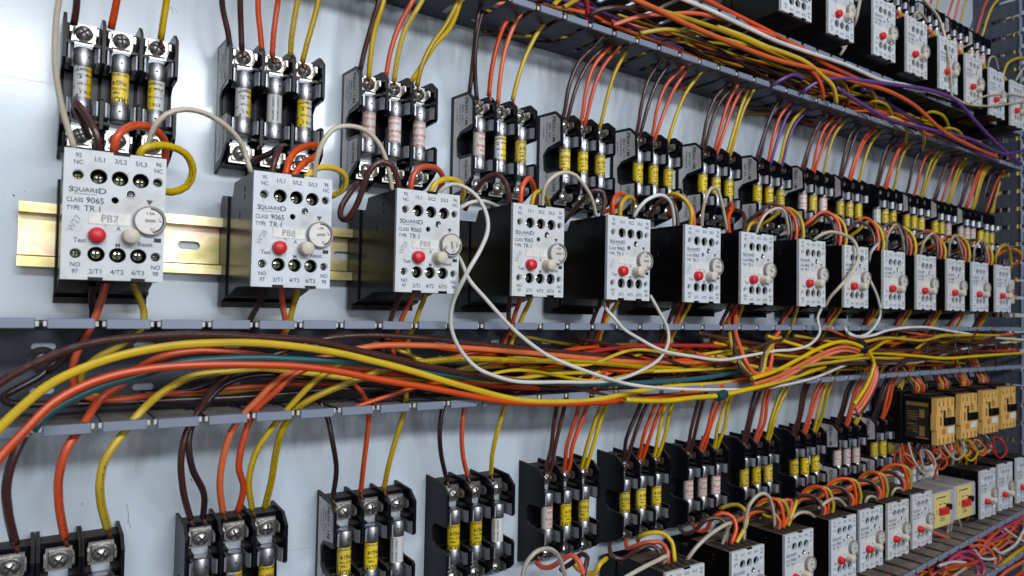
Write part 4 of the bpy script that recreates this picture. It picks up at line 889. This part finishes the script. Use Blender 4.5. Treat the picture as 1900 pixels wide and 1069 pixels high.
# ------------------------------------------------------------------ bundles
def bundle(n,x0,x1,zf,yr,cols,rr,lab,grp,seg=55,zr=(-22,22)):
    for k in range(n):
        a=random.uniform(x0,x0+(x1-x0)*.62); b_=min(x1,a+random.uniform(220,620)); 
        c=random.choice(cols); z=random.uniform(*zr); y=random.uniform(*yr); P=[]; x=a
        while x<b_:
            P.append(V((x,min(yr[1],max(yr[0],y)),zf(x)+max(zr[0],min(zr[1],z))))); x+=seg*random.uniform(.8,1.3); z+=random.gauss(0,8); y+=random.gauss(0,7)
            z*=.9
        if len(P)>3: 
            # ends turn away through the walls
            P[0]=P[0]+V((-4,6,random.choice([-12,12]))); 
            wire(c,random.uniform(*rr),P,(lab%CNAME[c]),grp)
bundle(48,150,1130,lambda x:-86,(26,68),['brown','orange','yellow','brown','yellow2','darkbrown','brown','orange','darkbrown','yellow2','red'],(1.3,1.75),'%s wire deep in the long bundle lying inside the middle duct','wires bundled in the middle duct',zr=(-13,16),seg=60)
bundle(22,480,1150,lambda x:-80+(x-500)*.012,(2,24),['orange2','yellow','brown','brown','orange','brown','yellow2'],(1.35,1.75),'%s wire on the front of the bundle toward the right of the middle duct','wires on the front of the middle bundle',zr=(-13,13),seg=64)
bundle(46,250,1140,lambda x:208-(x-300)*.0073,(26,72),['orange','yellow2','brown','orange2','yellow2','darkbrown','purple','darkbrown','yellow','brown'],(1.25,1.7),'%s wire deep in the tangle filling the upper duct','wires tangled in the upper duct',zr=(-20,8),seg=60)
bundle(44,230,1120,lambda x:200-(x-300)*.0073,(50,75),['darkbrown','brown','navy','darkbrown','orange','yellow2'],(1.3,1.7),'%s wire lying at the back of the upper duct','wires tangled at the back of the upper duct',zr=(-13,20),seg=75)
# twisted bunch with its black tie
def bunch(col,dy,dz,yy,l): 
    pts=[(1395,705),(1440,690),(1483,668),(1526,646),(1561,636),(1590,642),(1612,656),(1621,676),(1615,700),(1600,730),(1584,752)]
    w(col,1.9,[(a+dy*.3,b_+dz,yy) for a,b_ in pts],l)
bunch('yellow',0,-2,0,'yellow wire on top of the bunch tied with black tape')
bunch('orange2',10,8,2,'light orange wire under the top yellow one in the tied bunch')
bunch('salmon',20,14,5,'salmon pink wire in the middle of the tied bunch')
bunch('brown',25,20,8,'brown wire at the underside of the tied bunch')
def band(px,py,Y,r,wd,lab,mat,ang=0):
    p=at(px,py,Y); mb=MB(); mb.lathe([(r,-wd),(r+.5,-wd*.8),(r+.6,0),(r+.5,wd*.8),(r,wd)],(0,0,0),'x',18); o=build(mb,'tape_wrap',[mat],loc=p); o.rotation_euler=(0,ang,.2); tag(o,lab,'tape')
M['tape']=simple('black_tape',(.012,.014,.02),.4); M['gtape']=simple('green_tape',(.008,.06,.055),.4)
band(1598,645,3,6.2,5,'black tape wrapped round the bunch of wires in the middle duct',"tape",.5)
band(1338,734,1,3.6,7,'dark green tape wrapped round the yellow wire at the bottom of the middle duct','gtape',-.15)
w('yellow',2.2,[(1160,742,6),(1230,744,3),(1290,738,2),(1335,734,1),(1390,722,2),(1450,707,6),(1530,680,12)],'yellow wire joined with dark green tape below the bundle')
w('orange',1.9,[(1366,575,28),(1364,613,20),(1374,646,10),(1386,675,4),(1400,692,2),(1414,694,2),(1427,685,4),(1432,661,8),(1434,635,12),(1446,615,20)],'orange wire dipping in a U in front of the bundle below the seventh relay')
w('brown',1.9,[(1360,580,32),(1362,621,20),(1364,651,12),(1374,681,6),(1392,699,4),(1408,690,4),(1414,662,6),(1422,640,10),(1436,620,20)],'brown wire dipping in a U in front of the bundle below the seventh relay')
w('yellow2',1.9,[(1353,595,32),(1355,629,20),(1365,661,12),(1385,685,6),(1404,698,3),(1415,688,3),(1421,661,6),(1431,640,10),(1448,626,18)],'dull yellow wire dipping in a U in front of the bundle below the seventh relay')
for k,(px,sx) in enumerate(((1738,0),(1765,1),(1815,0),(1840,1))):
    w('darkbrown',.9,[(px,612,16),(px-8,625,6),(px-18,650,2),(px-20,680,6)] if sx==0 else [(px,612,16),(px+6,630,6),(px+8,655,4),(px+8,680,8)],'thin dark lacing cord round the far bundle, %s'%['first from its left','second from its left','third from its left','rightmost'][k])
# upper duct, traced
w('orange2',2.2,[(1150,-12,8),(1213,15,4),(1263,40,2),(1339,73,0),(1440,111,0),(1521,131,0),(1584,151,0),(1647,169,0),(1698,197,0),(1748,242,0),(1799,270,4),(1850,292,10)],'thick light orange wire lying along the front of the upper duct')
w('white',2.0,[(1240,-12,14),(1314,18,8),(1389,53,6),(1440,76,4),(1496,96,4),(1571,121,4),(1635,149,6),(1685,159,8),(1736,174,12),(1810,200,16)],'long off white wire over the rear lip of the upper duct')
w('yellow',2.1,[(1330,50,8),(1380,68,4),(1420,86,2),(1460,100,0),(1496,116,0),(1526,141,0),(1546,162,2),(1552,192,8)],'bright yellow wire arching down over the front lip of the upper duct')
w('orange',2.0,[(1400,90,10),(1450,100,6),(1490,120,3),(1515,142,2),(1525,165,4),(1527,185,10)],'orange wire arching down over the front lip of the upper duct')
w('purple',2.0,[(1430,160,20),(1450,148,12),(1470,139,8),(1491,145,8)],'short purple wire at the middle of the upper duct')
w('purple',2.1,[(1488,172,14),(1510,156,6),(1535,147,2),(1561,145,0),(1609,151,-2),(1672,159,-2),(1723,167,-2),(1774,187,-2),(1811,227,0),(1855,272,6),(1895,305,14)],'purple wire arching high over the upper duct toward the right')
w('purple',2.0,[(1551,162,12),(1597,192,8),(1647,220,4),(1723,240,2),(1799,258,2),(1860,285,6),(1905,278,10)],'purple wire lying low along the front lip of the upper duct')
w('purple',1.9,[(1600,165,20),(1660,200,16),(1720,238,12),(1780,268,10),(1850,300,10)],'purple wire in the middle of the upper duct, under the high one')
w('orange',1.9,[(1137,47,26),(1187,31,18),(1238,27,12),(1288,25,12),(1339,35,12),(1440,68,14),(1500,95,20)],'orange wire bowing across the upper duct from its front lip')
w('brown',1.9,[(1090,32,24),(1110,20,18),(1137,15,14),(1213,18,14),(1260,30,22)],'brown wire bowing across the near part of the upper duct')
w('yellow',1.9,[(1187,62,20),(1238,55,12),(1314,66,8),(1364,78,6),(1440,92,10)],'yellow wire arching behind the front lip of the upper duct')
w('yellow2',2.0,[(1220,18,10),(1288,39,5),(1364,66,3),(1427,94,3),(1500,125,6),(1570,160,12)],'dull yellow printed wire beside the thick light orange one in the upper duct')
w('orange',2.1,[(1300,-5,22),(1380,35,18),(1430,60,14),(1480,88,10),(1530,118,10),(1600,150,14)],'orange wire beside the long off white one in the upper duct')
w('yellow',1.9,[(1027,10,20),(1045,-8,26)],'yellow wire rising over the near front lip of the upper duct')
w('yellow2',1.9,[(1046,14,24),(1080,-6,30)],'dull yellow wire beside it rising over the near front lip')
w('red',2.0,[(1086,-10,30),(1090,15,34),(1087,50,44)],'red wire passing straight down through the near part of the upper duct')
for k,(a,b_) in enumerate(((1560,150),(1610,160),(1640,190),(1668,220),(1700,232),(1745,210),(1775,240))):
    w('yellow' if k%2 else 'yellow2',1.8,[(a-40,b_+14,30),(a-20,b_-2,14),(a,b_+2,8),(a+14,b_+22,14),(a+12,b_+45,34)],'yellow wire curling over inside the far part of the upper duct',group='yellow wires curling in the far part of the upper duct')
w('yellow',1.7,[(1846,500,18),(1849,472,12),(1861,455,8),(1872,463,12),(1877,498,20)],'bright yellow loop over the last relay of the middle row')
w('orange',1.6,[(1850,474,20),(1870,462,14),(1888,468,12),(1893,482,16),(1880,494,24)],'orange wire looping out past the last relay of the middle row')
w('yellow',1.6,[(1855,470,26),(1880,462,20),(1896,474,20),(1892,490,26)],'outermost yellow wire looping past the last relay of the middle row')
# bottom right duct
BR=[('magenta',1.9,[(1700,1018),(1726,1032),(1754,1044),(1775,1050)],22,8,'magenta wire coming down from behind the sixth bottom relay'),('magenta',1.9,[(1700,1010),(1730,1026),(1765,1042),(1790,1050)],24,10,'second magenta wire coming down from behind the sixth bottom relay'),
('magenta',2.0,[(1752,1052),(1765,1036),(1782,1025),(1799,1024),(1816,1036),(1825,1053),(1822,1080)],6,0,'outer magenta wire arching over the bottom right duct lip'),('magenta',2.0,[(1758,1056),(1775,1040),(1793,1035),(1808,1045),(1814,1060),(1812,1080)],8,2,'inner magenta wire arching over the bottom right duct lip'),
('salmon',2.0,[(1722,984),(1765,999),(1791,1003),(1823,1003),(1845,1014),(1855,1036),(1845,1058),(1826,1080)],18,-2,'outer salmon pink wire curving round at the bottom right'),('salmon',1.9,[(1800,1015),(1820,1012),(1838,1022),(1846,1040),(1838,1060),(1822,1082)],10,0,'inner salmon pink wire curving round at the bottom right'),
('white',1.8,[(1905,975),(1899,985),(1886,1008),(1869,1021),(1855,1026),(1845,1018)],4,2,'white wire curving off the right edge over the bottom right duct'),('white',1.6,[(1862,980),(1880,993),(1898,1004),(1910,1008)],10,4,'white wire slanting off the right edge over the bottom right duct'),('cream',1.5,[(1858,984),(1872,1003),(1881,1020),(1878,1030),(1860,1028)],14,8,'cream wire bent into a corner over the bottom right duct'),
('yellow',2.4,[(1910,1010),(1875,1034),(1856,1051),(1835,1075)],-4,-4,'thick yellow wire running out of the bottom right corner'),('salmon',2.4,[(1910,1036),(1880,1052),(1862,1064),(1848,1080)],-4,-4,'thick salmon pink wire running out of the bottom right corner'),('orange',2.3,[(1910,1056),(1890,1066),(1874,1080)],-4,-4,'thick orange wire running out of the bottom right corner'),('brown',2.3,[(1910,1024),(1885,1042),(1862,1056),(1842,1076)],0,0,'thick brown wire running out of the bottom right corner'),
('orange',2.1,[(1752,1055),(1775,1050),(1800,1046),(1815,1040)],0,4,'orange wire lying along the bottom right duct lip'),('white',1.8,[(1742,1050),(1765,1043),(1792,1044)],4,4,'short white wire on the bottom right duct lip'),('white',1.6,[(1808,1020),(1818,1034),(1835,1038),(1848,1036)],4,4,'small white wire curled inside the salmon curve'),('cream',1.6,[(1760,1075),(1782,1060),(1792,1052)],2,4,'cream wire at the bottom edge of the photo, right'),
('cream',1.5,[(1765,962),(1763,985),(1752,1003),(1740,1018)],20,30,'cream wire hanging below the left yellow fronted timer'),('cream',1.5,[(1760,966),(1757,988),(1745,1005),(1732,1016)],20,30,'cream wire beside it below the left yellow fronted timer'),('cream',1.5,[(1777,960),(1782,975),(1788,990),(1793,1000)],18,26,'cream wire hanging below the right yellow fronted timer'),('yellow',1.7,[(1803,950),(1801,970),(1792,988)],30,40,'yellow wire behind the right yellow fronted timer'),('orange2',1.7,[(1810,950),(1808,972),(1800,990)],30,40,'light orange wire behind the right yellow fronted timer'),('cream',1.5,[(1848,952),(1854,962),(1860,970)],18,24,'short cream wire below the relay just right of the timers')]
for c,r,p,a,b_,l in BR: w(c,r,p,l,a,b_)
bundle(40,800,1150,lambda x:-352+(x-800)*.08,(8,60),['orange','yellow','red','magenta','orange2','salmon','magenta','orange'],(1.3,1.8),'%s wire down in the jumble inside the bottom right duct','wires jumbled in the bottom right duct',seg=30,zr=(-14,14))
# inside upright duct, seen through its slots
for k in range(9):
    x=1185+random.uniform(-10,20); y=random.uniform(24,66); c=['orange','yellow','white','brown','purple','white','orange','cream','red'][k]
    wire(c,2.0,[V((x,y,-300)),V((x+random.uniform(-6,6),y+3,-150)),V((x+random.uniform(-8,8),y,0)),V((x+random.uniform(-8,8),y-3,150)),V((x+random.uniform(-8,8),y,300)),V((x,y,420))],'%s wire glimpsed through the slots of the upright duct'%CNAME[c],'wires inside the upright duct')
# ------------------------------------------------------------------ build the wires: the 300 that show largest as things, the rest as one mass
def score(e):
    col,r,P,l,g=e; pts=smooth_path(P,6); sc=0; last=None
    for p in pts:
        d=p-C0; zz=d.dot(FW)
        q=(950+FPX*d.dot(RT)/zz,534.5-FPX*d.dot(UP)/zz)
        if last and -5<q[0]<1905 and -5<q[1]<1074: sc+=math.hypot(q[0]-last[0],q[1]-last[1])*r/zz
        last=q
    return sc*(.22 if g and 'bundled' in g or g and 'tangled' in g else .5 if g else 1)
WL=[e for e in WL if score(e)>0]
order=sorted(range(len(WL)),key=lambda i:-score(WL[i])); top=set(order[:298])
for i in sorted(top):
    e=WL[i]; p=e[2][0]; bare=None
    if 'fuse block' in e[3] and 50<p.y<60 and 'cream' not in e[3]:
        up=1 if (e[2][1].z>p.z) else -1; bare=[p+V((0,.3,up*.5)),p+V((.3,-1,-up*1.8)),p+V((1.6,-1.6,-up*4.6))]
    make_wire(*e,bare=bare)
rest=[WL[i] for i in range(len(WL)) if i not in top]
cols=sorted(set(e[0] for e in rest)); mb=MB()
for e in rest: tube(mb,e[2],e[1],n=8,mi=cols.index(e[0]),phase=random.uniform(-.6,2.2))
tag(build(mb,'wire_tangle',['w_'+c for c in cols]),'mass of small far or half hidden wires inside the ducts and behind the relays','wires',kind='stuff')
# ------------------------------------------------------------------ camera, light, world
cam=bpy.data.cameras.new('camera'); co=bpy.data.objects.new('camera',cam); COL.objects.link(co)
R=Matrix((RT,UP,-FW)).transposed(); co.matrix_world=Matrix.Translation(C0*S)@R.to_4x4()
cam.sensor_fit='HORIZONTAL'; cam.sensor_width=36; cam.lens=FPX/1900*36; cam.clip_start=.01; cam.clip_end=50
cam.dof.use_dof=True; cam.dof.focus_distance=.50; cam.dof.aperture_fstop=13
SC.camera=co
wd=bpy.data.worlds.new('World'); SC.world=wd; wd.use_nodes=True; bg=wd.node_tree.nodes['Background']; bg.inputs[1].default_value=1.0
_nt=wd.node_tree; _tc=_nt.nodes.new('ShaderNodeTexCoord'); _dp=_nt.nodes.new('ShaderNodeVectorMath'); _dp.operation='DOT_PRODUCT'
_v=Vector((-.3,-.62,.72)).normalized(); _dp.inputs[1].default_value=_v; _nt.links.new(_tc.outputs['Generated'],_dp.inputs[0])
_r=_nt.nodes.new('ShaderNodeValToRGB'); _nt.links.new(_dp.outputs['Value'],_r.inputs[0]); _e=_r.color_ramp.elements
_e[0].position=0.0; _e[0].color=(.012,.015,.024,1); _e[1].position=1.0; _e[1].color=(.17,.19,.23,1)
_nt.links.new(_r.outputs[0],bg.inputs[0])
def area(name,loc,target,sx,sy,e,col):
    l=bpy.data.lights.new(name,'AREA'); l.shape='RECTANGLE'; l.size=sx; l.size_y=sy; l.energy=e; l.color=col
    o=bpy.data.objects.new(name,l); COL.objects.link(o); o.location=loc; o.rotation_euler=(Vector(target)-Vector(loc)).to_track_quat('-Z','Y').to_euler(); return o
area('ceiling_tube_light',(.15,-1.35,.50),(.25,0,-.06),1.3,.13,19,(.93,.97,1))
area('overhead_light',(.1,-.55,1.5),(.35,0,0),1.2,.2,6,(.95,.97,1))
area('front_fill',(.35,-1.7,.02),(.3,0,-.05),.9,.5,6.2,(.93,.96,1))  # soft fill added behind the camera to brighten rail and panel
vs=SC.view_settings; vs.view_transform='Standard'; vs.look='None'; vs.exposure=-.12; vs.gamma=1; vs.use_curve_mapping=False
print('WIRES',len(WL),'OBJECTS',len(bpy.data.objects))

from collections import Counter
_c=Counter(); _g={}
for o in bpy.data.objects:
    if 'label' in o.keys() and not o.parent:
        l=o['label']; _c[l]+=1; _g.setdefault(l,set()).add(o.get('group'))
        if not 4<=len(l.replace(',',' ').split())<=16: print('LEN',len(l.split()),l)
for l,n in _c.items():
    if n>1 and None in _g[l]: print('DUP',n,l)
